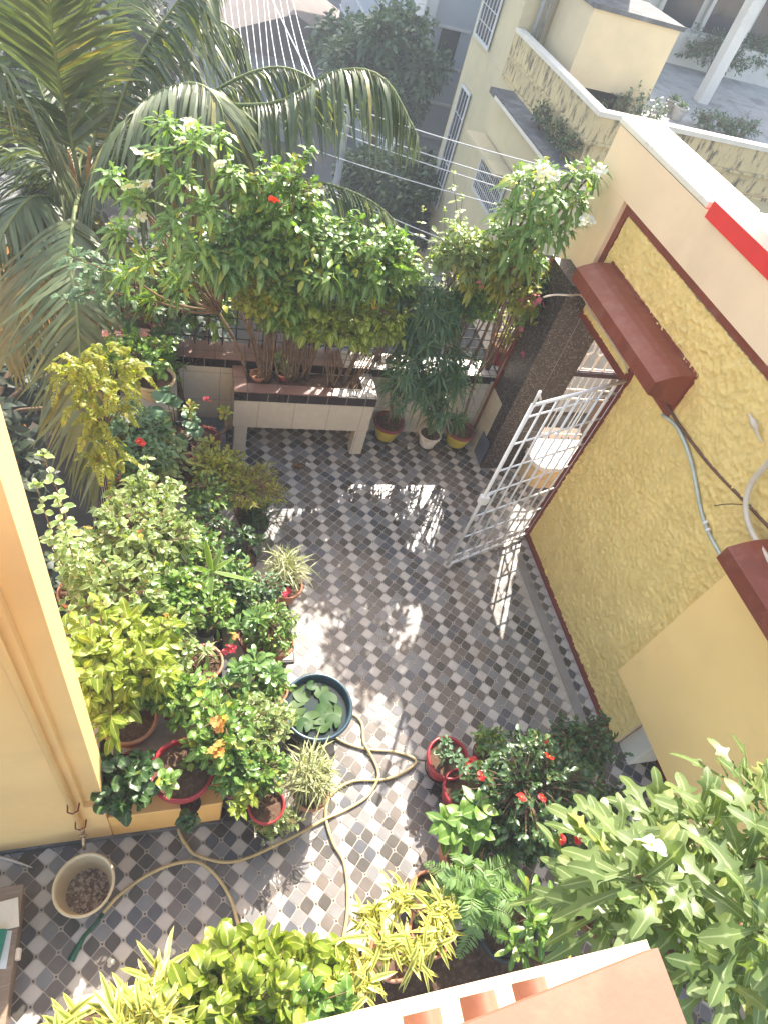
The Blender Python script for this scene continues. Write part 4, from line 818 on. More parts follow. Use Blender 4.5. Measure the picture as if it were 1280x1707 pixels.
# right rear: tall shoots, second spoon leaved shrub, red pot
def shoot(p, base, tip, n, L, W, seed, prof=OVAL, bend=.1, droop=.4, r=.007):
    rg = rs(seed); b = np.asarray(base, float); t = np.asarray(tip, float); C = bez([b, (b+t)/2+rg.normal(size=3)*bend*np.linalg.norm(t-b), t], 16); p.ms.tube(C, np.linspace(r, r*.35, 16), 0, 5)
    for i in range(n):
        s = .22+.78*i/(n-1); q = C[int(s*15)]; a = i*1.57+rg.rand()*.4; ax = nrm(C[min(15, int(s*15)+1)]-C[max(0, int(s*15)-1)])
        u = nrm(np.cross(ax, (.3, 1, .2))); v = np.cross(ax, u)
        D = [np.cos(a+k*np.pi)*u+np.sin(a+k*np.pi)*v+ax*.35 for k in (0, 1)]
        p.ml.leaves([q, q], D, (0, 0, 1), L*(1.05-.45*s)*rg.uniform(.8, 1.1, 2), W*(1.05-.4*s), prof, droop, .3, 0, 2, rg.rand(2))
    rosette(p.ml, C[-1], 5, L*.5, W*.5, seed, prof, .4, 1.3, .2)
p = Plant('climbing_shrub', 'tall shrub with upright pale leafy shoots beside the right parapet', 'shrub', (2.45, 5.42, .91)); b = (2.45, 5.42, .91)
for i, (u, v, y) in enumerate(((755, 288, 5.5), (705, 350, 5.6), (740, 350, 5.5), (770, 330, 5.4), (722, 400, 5.5), (790, 380, 5.4), (760, 400, 5.3), (810, 410, 5.3))): shoot(p, b, aty(u, v, y), 13, .10, .055, 80+i, bend=.06)
shrub(p.ml, p.ms, b, aty(770, 420, 5.35), (.32, .22, .30), 46, 8, OVAL, .09, .05, 81, droop=.4); p.done('pale')
p = bed('yellow green shrub above the fence left of the red pot', (2.85, 5.42, .91), aty(815, 450, 5.3), (.34, .22, .30), 54, 8, OVAL, .10, .05, 'yel', 82, droop=.6); p.fl([aty(u, v, 5.05) for u, v in ((803, 478), (798, 470), (856, 450))], 'pink', r=.03)
q = (3.05, 5.40, .912); p = Plant('plumeria_shrub', 'drooping spoon leaved shrub with white flowers against the cream house wall', 'potted shrub', q)
hd = [aty(u, v, y) for u, v, y in ((865, 300, 5.3), (910, 290, 5.2), (955, 295, 5.15), (985, 290, 5.2), (925, 330, 5.0), (960, 335, 5.0), (885, 345, 5.1), (850, 350, 5.2), (905, 375, 4.95), (935, 380, 5.0), (865, 395, 5.1), (835, 385, 5.3), (880, 425, 5.05), (840, 430, 5.2), (900, 285, 5.5))]
spoon(p, q, hd, 'pud', 42, .23, .055, 9, .018, .5); p.done('pud').fl([aty(u, v, y) for u, v, y in ((905, 282, 5.0), (913, 288, 5.0), (900, 296, 5.0), (950, 280, 5.0), (1000, 282, 4.9), (970, 372, 4.8), (977, 366, 4.8), (966, 380, 4.8), (982, 372, 4.8), (922, 292, 5.0))], 'white', r=.06, seed=5)
q = atz(828, 600, .92); p = Plant('potted_bougainvillea', 'red pot on the parapet corner with bare stems and pink flowers', 'potted plant', (q[0], q[1], .913), .155, .26, 'pred', 'pter')
shrub(p.ml, p.ms, p.top, aty(872, 500, 5.0), (.14, .12, .2), 34, 7, OVAL, .06, .03, 97, droop=.4)
for i, (u, v, y) in enumerate(((880, 480, 5.0), (900, 505, 4.95), (860, 520, 5.0), (895, 540, 4.9), (840, 500, 5.2), (870, 455, 5.1))): shoot(p, p.top, aty(u, v, y), 7, .08, .04, 90+i, bend=.1, r=.006)
p.done('yel').fl([aty(u, v, 4.93) for u, v in ((880, 497), (888, 505), (893, 492), (876, 510), (868, 500), (898, 500), (868, 548), (884, 515), (905, 508), (870, 590), (925, 548))], 'pink', r=.04, seed=6)
bed('yellow leaved shrub crowding the parapet corner behind the red pot', (3.30, 5.42, .912), aty(862, 468, 5.25), (.28, .14, .32), 60, 8, OVAL, .09, .04, 'yel', 176, nl=6, droop=.6)
bed('green bushy shrub on the parapet right beside the granite pillar', (3.42, 5.35, .912), aty(885, 500, 5.15), (.16, .16, .28), 44, 8, OVAL, .07, .035, 'mid', 177, nl=6, droop=.5)
# three pots on wire feet below
def fan_palm(p, stems, L, n, seed, leaf='palm', W=.018, droop=.45):
    rg = rs(seed)
    for i, (tip, k) in enumerate(stems):
        base = p.top+rg.normal(size=3)*(.02, .02, 0); tip = np.asarray(tip)
        p.ms.tube(bez([base, (base+tip)/2+rg.normal(size=3)*.03, tip], 7), np.linspace(.010, .006, 7), 0, 5)
        for j in range(k):
            a = rg.rand()*6.28; el = rg.uniform(.1, 1.1); d = np.array([math.cos(a)*math.cos(el), math.sin(a)*math.cos(el), math.sin(el)]); e = tip+d*L*.55*rg.uniform(.6, 1.1)-(0, 0, .1*rg.rand())
            p.ms.tube([tip-(0, 0, .02*j), (tip+e)/2+(0, 0, .03), e], .0035, 0, 4); rosette(p.ml, e, n, L*.65, W, seed*99+i*10+j, LANCE, -.2, .75, droop, nrm(d+(0, 0, .25)), .3, 0, 1, .003)
q = atz(650, 712, .0); p = Plant('potted_palm', 'olive yellow pot with dark rim and slender palm, next to the raised planter', 'potted palm', (2.22, 5.12, .10), .165, .22, 'pyel', 'pmar')
fan_palm(p, [(aty(668, 600, 5.1), 8), (aty(690, 560, 5.2), 9), (aty(650, 640, 5.05), 6), (aty(665, 660, 5.0), 6)], .26, 13, 3); p.done('palm')
q = (2.70, 5.0, .10); p = Plant('potted_palm', 'dense fan leaf palm in a white patterned pot between the yellow pots', 'potted palm', q, .125, .18, 'pwht', 'pwht')
fan_palm(p, [(aty(720, 500, 5.2), 12), (aty(735, 545, 5.1), 12), (aty(700, 590, 5.0), 12), (aty(740, 620, 4.95), 12), (aty(715, 650, 4.9), 12), (aty(765, 640, 4.95), 10), (aty(745, 690, 4.85), 10), (aty(690, 540, 5.2), 10), (aty(735, 580, 5.05), 12), (aty(700, 640, 4.95), 10), (aty(750, 510, 5.2), 9), (aty(680, 610, 5.0), 9), (aty(770, 600, 5.0), 8)], .34, 16, 4, W=.022); p.done('palm', 'gstem')
q = (3.08, 5.05, .10); p = Plant('potted_shrub', 'olive yellow pot with a tall bare leaning stem beside the granite pillar', 'potted plant', q, .165, .21, 'pyel', 'pmar')
p.ms.tube(bez([p.top, aty(790, 640, 5.05), aty(822, 560, 5.05), aty(850, 480, 5.05), aty(880, 400, 5.05)], 16), np.linspace(.016, .009, 16), 0, 6); p.ms.tube(bez([aty(800, 620, 5.05), aty(850, 540, 5.0), aty(900, 440, 5.0)], 8), np.linspace(.009, .005, 8), 0, 5)
rosette(p.ml, aty(880, 400, 5.05), 24, .2, .05, 3, LANCE, -.2, 1, .5); rosette(p.ml, aty(900, 440, 5.0), 20, .18, .05, 4, LANCE, -.2, 1, .5); p.done('pud')
for i, (x, y, r) in enumerate(((2.22, 5.12, .13), (2.70, 5.0, .10), (3.08, 5.05, .13))):
    mb = MB(); mb.tube([(x+r*math.cos(a), y+r*math.sin(a), .095) for a in np.linspace(0, 6.283, 17)], .005, 0, 5)
    for k in range(3): a = k*2.1+.4; mb.tube([(x+r*math.cos(a), y+r*math.sin(a), .095), (x+r*1.35*math.cos(a), y+r*1.35*math.sin(a), 0.004)], .005, 0, 5)
    tag(mb.build('pot_stand', M['black'], loc=(x, y, 0)), ('black wire stand under the olive pot beside the raised planter', 'black wire stand under the white patterned pot', 'black wire stand under the olive pot by the granite pillar')[i], 'pot stand', 'wire pot stands')
# ------------------------------------------------------------------ plant benches, left
def bench(name, label, x0, y0, x1, y1, z, slab, metal='black', legs=True):
    t = thing(name, label, 'bench', ((x0+x1)/2, (y0+y1)/2, 0)); loc = ((x0+x1)/2, (y0+y1)/2, 0)
    mb = MB(); mb.box((x0, y0, z-.04), (x1, y1, z), bev=.006); mb.build('bench_top', M[slab], t, loc)
    mb = MB(); mb.box((x0-.008, y0-.014, z-.055), (x1+.008, y0-.001, z-.005)); mb.box((x1+.001, y0-.001, z-.055), (x1+.012, y1, z-.005)); mb.build('edge_frame', M[metal], t, loc)
    if z > .2:
        for x in (x0+.03, x1-.03):
            for y in (y0+.03, y1-.03):
                mb = MB(); mb.box((x-.018, y-.018, 0), (x+.018, y+.018, z-.056)); mb.build('leg', M[metal], t, loc)
    else: mb = MB(); mb.box((x0+.03, y0+.03, 0), (x1-.03, y1-.03, z-.041)); mb.build('base', M['stone'], t, loc)
bench('plant_bench', 'black edged bench crowded with pots beside the low golden kerb', .27, 1.22, .62, 2.3, .38, 'dconc')
bench('plant_bench', 'low pale stone slab bench holding the grassy pot left of the floor', .30, 2.36, .86, 3.35, .16, 'stone')
bench('plant_bench', 'long bench against the low left wall under the pots', -.50, 1.64, .22, 4.6, .42, 'stone')
bench('plant_bench', 'short dark bench at the far left corner with blossoming pots', -.05, 4.65, .42, 5.2, .2, 'dconc')
def pp(label, u, v, z, r, h, mat='pter', rim=None, name='potted_plant', cat='potted plant', zb=None):
    """pot whose rim centre shows at (u,v); z = rim height"""
    q = atz(u, v, z); return Plant(name, label, cat, (q[0], q[1], z-h), r, h, mat, rim)
def bushy(p, u, v, z, rad, nt_, per, prof, L, W, leaf, seed, **k):
    shrub(p.ml, p.ms, p.top, atz(u, v, z), rad, nt_, per, prof, L, W, seed, **k); p.done(leaf); return p
def fz(pts): return [atz(u, v, z) for u, v, z in pts]
# bottom left group
p = pp('large lime green bush leaning against the peach wall corner', 215, 1195, .72, .17, .26, 'pter'); bushy(p, 192, 1105, 1.15, (.33, .34, .28), 115, 9, OVAL, .115, .052, 'lime', 101, droop=.5, spread=.9, inner=.35)
p = pp('large red pot with mostly bare soil near the golden kerb', 305, 1282, .72, .185, .30, 'pred'); 
for i, (u, v) in enumerate(((280, 1302), (372, 1270))): rosette(p.ml, atz(u, v, .86), 12, .10, .055, i+5, ROUND, .0, 1.1, .3); p.ms.tube([p.top, atz(u, v, .86)], .006)
shoot(p, p.top, atz(340, 1230, 1.0), 7, .09, .05, 9); p.done('mid')
p = pp('dark round leaved plant in a pot against the wall corner, lower left', 222, 1290, .62, .14, .2, 'pmar'); bushy(p, 212, 1300, .82, (.18, .15, .13), 26, 7, ROUND, .09, .075, 'dark', 103, droop=.3)
p = pp('small plant hanging below the golden kerb with round leaves', 318, 1340, .5, .06, .08, 'pblk'); rosette(p.ml, atz(314, 1368, .52), 14, .10, .065, 31, ROUND, .1, 1.2, .5); p.ms.tube([p.top, atz(314, 1368, .52)], .006); p.done('dark')
p = pp('leafy plant with pale orange flowers beside the large red pot', 350, 1255, .66, .12, .2, 'pred'); bushy(p, 365, 1215, .95, (.17, .2, .16), 38, 8, OVAL, .08, .04, 'mid', 104); p.fl(fz([(360, 1203, 1.12), (366, 1212, 1.1), (372, 1200, 1.1), (360, 1246, 1.08), (366, 1256, 1.06), (354, 1252, 1.08), (368, 1240, 1.06)]), 'orange', r=.04, seed=3, n=6)
p = pp('small leaved plant covering the middle of the black edged bench', 425, 1240, .58, .12, .2, 'pter'); bushy(p, 425, 1215, .78, (.20, .2, .15), 56, 8, OVAL, .062, .028, 'pale', 105)
p = pp('low leafy plant beside the black bench edge above the grassy pot', 425, 1290, .58, .12, .2, 'pmar'); bushy(p, 425, 1280, .74, (.2, .16, .13), 50, 8, OVAL, .062, .03, 'mid', 106)
p = pp('dark red pot with a broad leaved sprig at the bench front corner', 445, 1342, .58, .11, .2, 'pred'); rosette(p.ml, atz(400, 1345, .74), 16, .11, .045, 41, OVAL, .0, 1.2, .3); rosette(p.ml, atz(418, 1320, .8), 14, .10, .045, 42, OVAL, .0, 1.2, .3); p.ms.tube([p.top, atz(405, 1340, .72)], .007); p.ms.tube([p.top, atz(418, 1320, .79)], .006); p.done('lime')
p = pp('round tuft of cream striped grass beside the water tub', 520, 1320, .30, .12, .22, 'pter', name='spider_plant'); c = atz(520, 1292, .42); rosette(p.ml, c, 330, .24, .011, 51, STRAP, -.5, 1.45, .45, (0, 0, 1), .1, 0, 2, .05); p.ms.tube([p.top, c], .02); p.done('spid')
p = pp('small silvery plant on the floor below the striped grass', 450, 1375, .28, .09, .15, 'pblk'); bushy(p, 458, 1368, .38, (.16, .08, .08), 28, 7, SMALL, .045, .018, 'pale', 107)
# middle left
def adenium(p, heads, L, W, n, leaf, seed, r=.018):
    for i, h in enumerate(heads):
        h = np.asarray(h); p.ms.tube(bez([p.top, (p.top+h)/2+np.array([.02*math.cos(i), .02*math.sin(i), 0]), h], 6), np.linspace(r, r*.5, 6), 0, 6); rosette(p.ml, h, n, L, W, seed*20+i, OBOV, -.15, 1.2, .25, (0, 0, 1), .2)
    p.done(leaf); return p
p = pp('rosette leaved plant in a dark pot right of the pink flower', 425, 1140, .56, .12, .2, 'pmar'); adenium(p, fz([(425, 1105, .9), (400, 1120, .8), (455, 1125, .78)]), .15, .042, 22, 'gloss', 61)
p = pp('upper rosette leaved plant by the low stone slab bench', 425, 1060, .5, .12, .2, 'pmar'); adenium(p, fz([(430, 1030, .82), (400, 1045, .75)]), .15, .042, 22, 'gloss', 62)
p = pp('round bright green bush of tiny leaves at the floor edge', 462, 1070, .42, .13, .2, 'pter'); bushy(p, 455, 1045, .62, (.17, .2, .17), 90, 8, SMALL, .042, .020, 'mid', 108, inner=.7)
p = pp('wide terracotta rimmed pot with curled bare vines and a few leaves', 338, 1104, .72, .135, .2, 'pmar', 'pter')
rg = rs(5)
for i in range(9): a = p.top+rg.normal(size=3)*(.05, .05, .01); p.ms.tube(bez([a, a+rg.normal(size=3)*.06+(0, 0, .05), a+rg.normal(size=3)*.09+(0, 0, .03), a+rg.normal(size=3)*(.1, .1, .02)], 9), .004, 0, 4)
rosette(p.ml, atz(345, 1085, .8), 9, .17, .03, 8, STRAP, .0, .9, .6); p.fl(fz([(382, 1077, .92), (378, 1086, .9), (388, 1082, .9)]), 'hot', r=.036, w=.8); p.fl(fz([(388, 1056, .95), (393, 1062, .95)]), 'orange', r=.03); p.ms.tube([p.top, atz(386, 1075, .9)], .004); p.done('pale')
p = pp('variegated grass tuft in a brown pot at the floor edge', 478, 975, .36, .13, .2, 'pter', name='spider_plant'); c = atz(478, 945, .44); rosette(p.ml, c, 260, .26, .011, 52, STRAP, -.4, 1.45, .4, (0, 0, 1), .1, 0, 2, .05); p.ms.tube([p.top, c], .02); p.done('spid'); p.fl(fz([(455, 980, .55), (462, 984, .55), (476, 990, .5), (470, 986, .5), (480, 986, .5)]), 'hot', r=.035, w=1)
p = pp('long arching strap leaf plant among the left pots', 355, 985, .62, .12, .2, 'pmar', name='strap_leaf_plant'); c = atz(352, 955, .95)
for (u, v, z, L) in ((338, 878, 1.35, .3), (425, 975, .75, .35), (300, 950, .8, .3), (380, 900, 1.1, .28), (310, 990, .7, .28), (400, 930, 1.0, .26), (350, 1000, .8, .25)):
    e = atz(u, v, z); d = e-c; p.ml.leaves([c], [d+(0, 0, .12)], (0, 0, 1), np.linalg.norm(d)*1.05, .045, STRAP, .3, .3, 0, 2, [.9])
p.ms.tube([p.top, c], .012); p.done(leafmat('strap_leaf', (.10, .2, .03), (.18, .3, .05), None, (.42, .45, .2), ecut=(.7, .95)))
p = pp('dark rosette shrub shaded beside the feathery bush', 405, 930, .36, .12, .2, 'pblk'); adenium(p, fz([(405, 890, .62), (380, 905, .6), (430, 905, .58), (395, 925, .5)]), .12, .035, 20, 'dark', 63)
p = pp('dark fine leaved clump at the floor edge under the feathery bush', 425, 870, .34, .12, .2, 'pblk', name='grass_clump'); c = atz(432, 858, .42); rosette(p.ml, c, 120, .30, .010, 53, STRAP, -.2, 1.3, .4, (0, 0, 1), .1, 0, 1, .06); p.ms.tube([p.top, c], .02); p.done('dark')
p = pp('feathery olive green bush standing out over the tiled floor', 415, 850, .3, .12, .2, 'pter'); bushy(p, 412, 808, .72, (.30, .24, .13), 170, 8, TINY, .05, .012, 'yel', 109, inner=.5, cols=1)
# big pale leafy masses
p = pp('pale leaved shrub massed in the middle of the left bench', 235, 930, .72, .16, .26, 'pmar'); bushy(p, 235, 890, 1.05, (.36, .34, .22), 120, 9, OVAL, .075, .036, 'pale', 110, inner=.4)
p = pp('bushy shrub with creamy leaves just above the lime bush', 210, 1010, .72, .15, .25, 'pter'); bushy(p, 200, 985, 1.05, (.30, .26, .2), 80, 8, OVAL, .075, .040, 'pale', 111); p.fl(fz([(146, 880, 1.25), (234, 888, 1.2), (280, 1022, 1.0)]), 'orange', r=.04)
p = pp('mixed green shrub between the strap leaf plant and the lime bush', 290, 1010, .66, .14, .22, 'pter'); bushy(p, 285, 985, .92, (.26, .26, .18), 70, 8, OVAL, .08, .04, 'mid', 112)
p = pp('low leafy shrub left of the wide bare vine pot', 285, 1065, .66, .14, .22, 'pmar'); bushy(p, 275, 1060, .88, (.2, .24, .15), 54, 8, OVAL, .075, .036, 'pale', 113)
p = pp('leafy plant in front of the lime bush beside the large red pot', 300, 1170, .66, .13, .2, 'pmar'); bushy(p, 300, 1160, .84, (.2, .16, .14), 46, 8, OVAL, .08, .036, 'mid', 114)
p = pp('glossy small leaved plant above the orange blossoms', 385, 1170, .56, .12, .2, 'pter'); bushy(p, 385, 1160, .74, (.18, .16, .13), 44, 8, OVAL, .065, .03, 'gloss', 115)
p = pp('tall sparse shrub with pale paired leaves against the peach wall', 130, 985, .72, .13, .25, 'pter', name='sparse_shrub')
for i, (u, v, z) in enumerate(((72, 760, 1.9), (60, 810, 1.7), (95, 830, 1.7), (110, 880, 1.5), (85, 905, 1.4), (140, 900, 1.4), (125, 940, 1.3))): shoot(p, p.top, atz(u, v, z), 9, .12, .065, 120+i, bend=.05)
p.done('pale')
# more pots filling the middle of the group
for i, (u, v, z, rad, leaf, prof, L, W, lab) in enumerate((
 (385, 985, .42, (.20, .2, .15), 'gloss', OVAL, .07, .032, 'glossy low plant on the stone slab below the strap leaf plant'),
 (400, 1010, .40, (.17, .16, .12), 'dark', OBOV, .075, .03, 'dark clump between the strap leaf plant and the pink flowered pot'),
 (345, 1030, .60, (.18, .16, .14), 'mid', OVAL, .075, .032, 'leafy pot just above the wide bare vine pot'),
 (440, 1000, .34, (.14, .13, .12), 'blue', SMALL, .05, .022, 'small bluish plant below the variegated grass tuft'),
 (330, 940, .62, (.18, .18, .13), 'gloss', OVAL, .065, .03, 'glossy small leaved pot left of the strap leaf plant'),
 (345, 840, .52, (.20, .2, .14), 'mid', SMALL, .055, .024, 'green pot in shade above the strap leaf plant'),
 (270, 780, .62, (.20, .2, .15), 'pale', OVAL, .07, .035, 'pale leafy pot between the rose bush and the slanting red rimmed pot'),
 (455, 1150, .40, (.12, .13, .12), 'mid', OVAL, .06, .028, 'small leafy pot touching the left side of the water tub'),
 (455, 1215, .46, (.13, .14, .12), 'pale', OVAL, .055, .024, 'small pale leafed plant between the tub and the orange flowers'),
 (395, 1300, .56, (.16, .13, .12), 'gloss', OVAL, .075, .034, 'leafy plant right of the large red pot at the bench front'),
 (250, 740, .68, (.2, .22, .16), 'gloss', OVAL, .07, .034, 'dark leafy pot under the rose bush beside the round leaved plant'))):
    p = pp(lab, u, v, z, .11, .18, ('pmar', 'pter', 'pblk')[i % 3]); bushy(p, u, v-18, z+.2, rad, 44, 8, prof, L, W, leaf, 600+i)
# upper left
p = pp('leggy shrub with pale leaves in front of the white railing', 245, 860, .72, .13, .25, 'pmar')
for i, (u, v, z) in enumerate(((245, 765, 1.35), (215, 800, 1.2), (285, 800, 1.2), (230, 840, 1.1), (270, 850, 1.1))): shoot(p, p.top, atz(u, v, z), 9, .11, .055, 130+i, bend=.05)
shrub(p.ml, p.ms, p.top, atz(245, 835, 1.05), (.25, .2, .15), 40, 8, OVAL, .09, .045, 131); p.done('pale')
p = pp('terracotta rimmed dark pot in shade by the strap leaf plant', 345, 890, .55, .12, .2, 'pmar', 'pter'); bushy(p, 340, 870, .72, (.17, .14, .1), 34, 7, OVAL, .07, .03, 'dark', 133)
p = pp('shrubby plant with tiny leaves between the benches', 300, 900, .62, .12, .2, 'pmar'); bushy(p, 300, 890, .8, (.2, .2, .13), 50, 8, SMALL, .055, .026, 'mid', 134)
p = pp('slanting red rimmed pot behind the bright leafy sprig', 305, 785, .62, .16, .26, 'pmar', 'pter'); 
rg = rs(8)
for i in range(6): e = p.top+np.array([rg.uniform(-.15, .2), rg.uniform(-.1, .15), rg.uniform(.12, .3)]); p.ms.tube(bez([p.top, (p.top+e)/2+rg.normal(size=3)*.03, e], 6), .007, 0, 5); rosette(p.ml, e, 8, .08, .03, i, OBOV, 0, 1.2, .3)
p.done('pale')
p = pp('bright green leafy sprig plant left of the feathery bush', 365, 815, .5, .12, .2, 'pter'); bushy(p, 365, 780, .75, (.22, .2, .14), 60, 8, OVAL, .075, .03, 'yel', 135)
p = pp('maroon pot with curved stems, a pink star flower and yellow leaves', 340, 730, .55, .15, .25, 'pmar', name='desert_rose')
hd = fz([(318, 680, .95), (375, 690, .95), (340, 755, .7), (352, 740, .8)])
for i, h in enumerate(hd): p.ms.tube(bez([p.top, (p.top+h)/2+np.array([(-.06, .1, 0, .03)[i], 0, -.03]), h], 9), np.linspace(.02, .011, 9), 0, 7); rosette(p.ml, h, (14, 18, 20, 16)[i], .12, .032, 70+i, OBOV, -.1, 1.2, .3)
p.done('yel').fl(fz([(348, 713, 1.0)]), 'pink', r=.08, w=.7); p.fl(fz([(348, 668, 1.05), (344, 664, 1.04), (317, 757, .75), (321, 765, .74)]), 'hot', r=.035)
p = pp('plant with large dark round leaves behind the curved stem pot', 295, 720, .62, .14, .25, 'pblk'); 
for i, (u, v, z) in enumerate(((288, 670, 1.0), (318, 700, .85), (265, 690, .95), (302, 735, .75), (275, 655, 1.05), (322, 720, .8))): c = atz(u, v, z); p.ms.tube([p.top, c], .004, 0, 4); rosette(p.ml, c, 3, .13, .15, 77+i, ROUND, .05, .4, .3)
p.done('blue')
p = pp('blue green rose bush with white and red blooms on the left bench', 222, 770, .68, .15, .26, 'pter', name='rose_bush'); bushy(p, 222, 740, 1.0, (.27, .34, .22), 90, 8, OVAL, .07, .036, 'blue', 136); p.fl(fz([(187, 735, 1.2), (182, 740, 1.2), (232, 735, 1.2), (238, 740, 1.2), (230, 868, .95)]), 'red', r=.035); p.fl(fz([(280, 685, 1.05), (222, 690, 1.2), (206, 690, 1.2), (215, 700, 1.2), (184, 738, 1.24)]), 'white', r=.04)
p = pp('white flowered bushy plant beside the yellow feathery plant', 205, 700, .72, .13, .25, 'pter'); bushy(p, 210, 695, 1.05, (.2, .2, .15), 40, 8, SMALL, .06, .03, 'pale', 137)
p = Plant('feathery_shrub', 'tall feathery yellow green shrub in front of the hanging palm frond', 'shrub', (-.45, 3.75, .42), .15, .28, 'pter'); b = p.top
tips = [aty(u, v, y) for u, v, y in ((110, 630, 3.7), (135, 610, 3.7), (170, 600, 3.8), (205, 600, 3.9), (225, 630, 3.9), (150, 650, 3.6), (185, 650, 3.7), (130, 680, 3.6), (165, 700, 3.6), (200, 690, 3.75), (150, 730, 3.55), (180, 740, 3.6), (195, 770, 3.6), (165, 770, 3.5))]
hub = aty(175, 720, 3.7)
p.ms.tube(bez([b, (b+hub)/2+(.03, 0, 0), hub], 6), np.linspace(.014, .01, 6), 0, 6)
for i, t in enumerate(tips):
    p.ms.tube(bez([hub, (hub+t)/2+(0, 0, .05), t], 6), np.linspace(.007, .003, 6), 0, 5)
    rg = rs(300+i)
    for k in range(9):
        d = nrm(rg.normal(size=3)*(1, 1, .5)); e = t+d*rg.uniform(.13, .22); m_ = (t+e)/2+(0, 0, .04)
        frond(p.ml, p.ms, [t, m_, e-(0, 0, .05)], 13, .04, .018, 900+i*20+k, SMALL, 1.1, .2, .0018, 0, 1)
p.done('yel')
q = (-.28, 4.98, .45+.30); p = Plant('potted_geranium', 'cream bowl pot with pink flowers on the left back corner', 'potted plant', (-.27, 4.95, .72), .19, .20, 'pcream', 'pcream'); bushy(p, 232, 590, 1.2, (.27, .22, .14), 60, 8, ROUND, .07, .05, 'mid', 139); p.fl(fz([(175, 556, 1.3), (180, 560, 1.3), (195, 555, 1.3), (242, 552, 1.3), (246, 558, 1.3), (238, 558, 1.3)]), 'blush', r=.045, w=1, seed=2); p.fl(fz([(208, 560, 1.28)]), 'yellow', r=.035)
mb = MB(); mb.box((-.5, 4.72, .421), (-.06, 5.2, .72)); tag(mb.build('pot_plinth', M['stone'], loc=(-.28, 4.95, .42)), 'square stone block under the cream bowl pot', 'plinth')
p = Plant('feathery_shrub', 'tall blue green feathery shrub at the back left corner', 'shrub', (-.42, 5.42, .912), .14, .2, 'pmar')
hub = p.top+(0, .05, .3); p.ms.tube([p.top, hub], .015); rg = rs(7)
for i, (u, v, y) in enumerate([(a, b_, 5.2+.3*rg.rand()) for a, b_ in ((125, 430), (150, 450), (175, 470), (200, 460), (160, 500), (190, 500), (220, 490), (245, 520), (270, 540), (210, 530), (180, 440), (140, 480), (290, 500), (280, 560), (240, 555), (260, 470), (110, 500), (300, 540))]):
    t = aty(u, v, y); p.ms.tube(bez([hub, (hub+t)/2+(0, 0, .08), t], 7), np.linspace(.009, .003, 7), 0, 5)
    for k in range(9):
        d = nrm(rg.normal(size=3)*(1, .7, .6)); e = t+d*rg.uniform(.12, .2); frond(p.ml, p.ms, [t, (t+e)/2+(0, 0, .03), e], 12, .045, .013, 1300+i*20+k, SMALL, .8, .2, .0016, 0, 1)
p.done('blue', 'bark')
bed('brown twiggy shrub with sparse reddish leaves behind the cream bowl', (-.1, 5.42, .91), aty(250, 510, 5.35), (.22, .15, .2), 60, 4, SMALL, .05, .02, leafmat('reddish_leaf', (.14, .05, .03), (.25, .10, .06), rough=.5), 140, nl=9, r0=.008)
bed('dark stemmed leafy shrub at the left end of the back parapet', (.02, 5.25, .2), aty(280, 600, 5.2), (.16, .12, .18), 24, 6, OVAL, .06, .03, 'mid', 141, nl=4, r0=.018)
# ------------------------------------------------------------------ water tub with floating leaves
tb = thing('water_tub', 'round dark blue tub of water with floating green leaves on the tiles', 'tub', (.985, 1.90, 0)); T0 = (.985, 1.90, 0); R0 = .262
mb = MB(); mb.lathe([(R0*.78, 0.004), (R0*.82, .02), (R0*.95, .20), (R0*.97, .25), (R0*1.04, .255), (R0*1.06, .27), (R0*1.04, .285), (R0*.97, .285), (R0*.94, .27), (R0*.90, .15), (R0*.78, .03), (0.001, .025)], c=T0, n=48); mb.build('tub_body', M['tub'], tb, T0)
mw, nt_, bs_ = _new('tub_water'); bs_.inputs['Base Color'].default_value = (.012, .03, .025, 1); bs_.inputs['Roughness'].default_value = .06; bump(nt_, bs_, noise(nt_, 12, 2).outputs[0], .08, .01)
mb = MB(); mb.disc(R0*.945, .215, T0[:2], 40, amp=.0); mb.build('water', mw, tb, T0)
rg = rs(12)
for i, (dx, dy, r) in enumerate(((-.10, .13, .085), (.05, .14, .075), (-.15, .02, .08), (.10, .06, .085), (.05, -.03, .08), (.13, -.05, .075), (-.17, -.08, .06), (-.05, -.09, .085), (.02, -.14, .07), (.11, -.12, .07), (-.12, -.13, .07), (-.02, .18, .05))):
    mb = MB(); r *= .86; c = (T0[0]+dx, T0[1]+dy, .222+.003*i); a = rg.rand()*6; th = np.linspace(a+.25, a+6.283-.25, 20)
    v = [c]+[(c[0]+r*(1+.05*math.sin(3*t))*math.cos(t), c[1]+r*math.sin(t), c[2]+.008*math.sin(2*t+i)+.004) for t in th]; mb.add(v, [(0, k+1, k+2) for k in range(19)], 0, rg.rand()); mb.build('floating_leaf', LM['lotus'], tb, T0)
# ------------------------------------------------------------------ hose, bucket, board
def hz(pts, z=.016): return [tuple(atz(u, v, z)[:2])+(z,) for u, v in pts]
hp = hz([(172, 1523), (200, 1492), (245, 1460), (290, 1441), (330, 1438), (360, 1460), (385, 1500), (404, 1560), (440, 1610), (500, 1612), (560, 1590), (574, 1555), (580, 1500), (574, 1440), (555, 1405), (543, 1360), (553, 1325), (588, 1303), (640, 1300), (675, 1287), (693, 1268), (660, 1254), (610, 1249), (570, 1236), (545, 1215), (560, 1195), (586, 1191), (603, 1207), (607, 1242), (624, 1270), (630, 1296), (612, 1328), (578, 1350), (543, 1366), (470, 1405), (390, 1437), (330, 1427), (310, 1408), (300, 1390), (295, 1370)])
hp = [list(q) for q in hp]
for k in (17, 20, 33, 34): hp[k][2] += .0
hs = thing('garden_hose', 'cream garden hose snaking across the tiled floor to the tub', 'hose', hp[0]); mb = MB(); hb = bez(hp, 260)
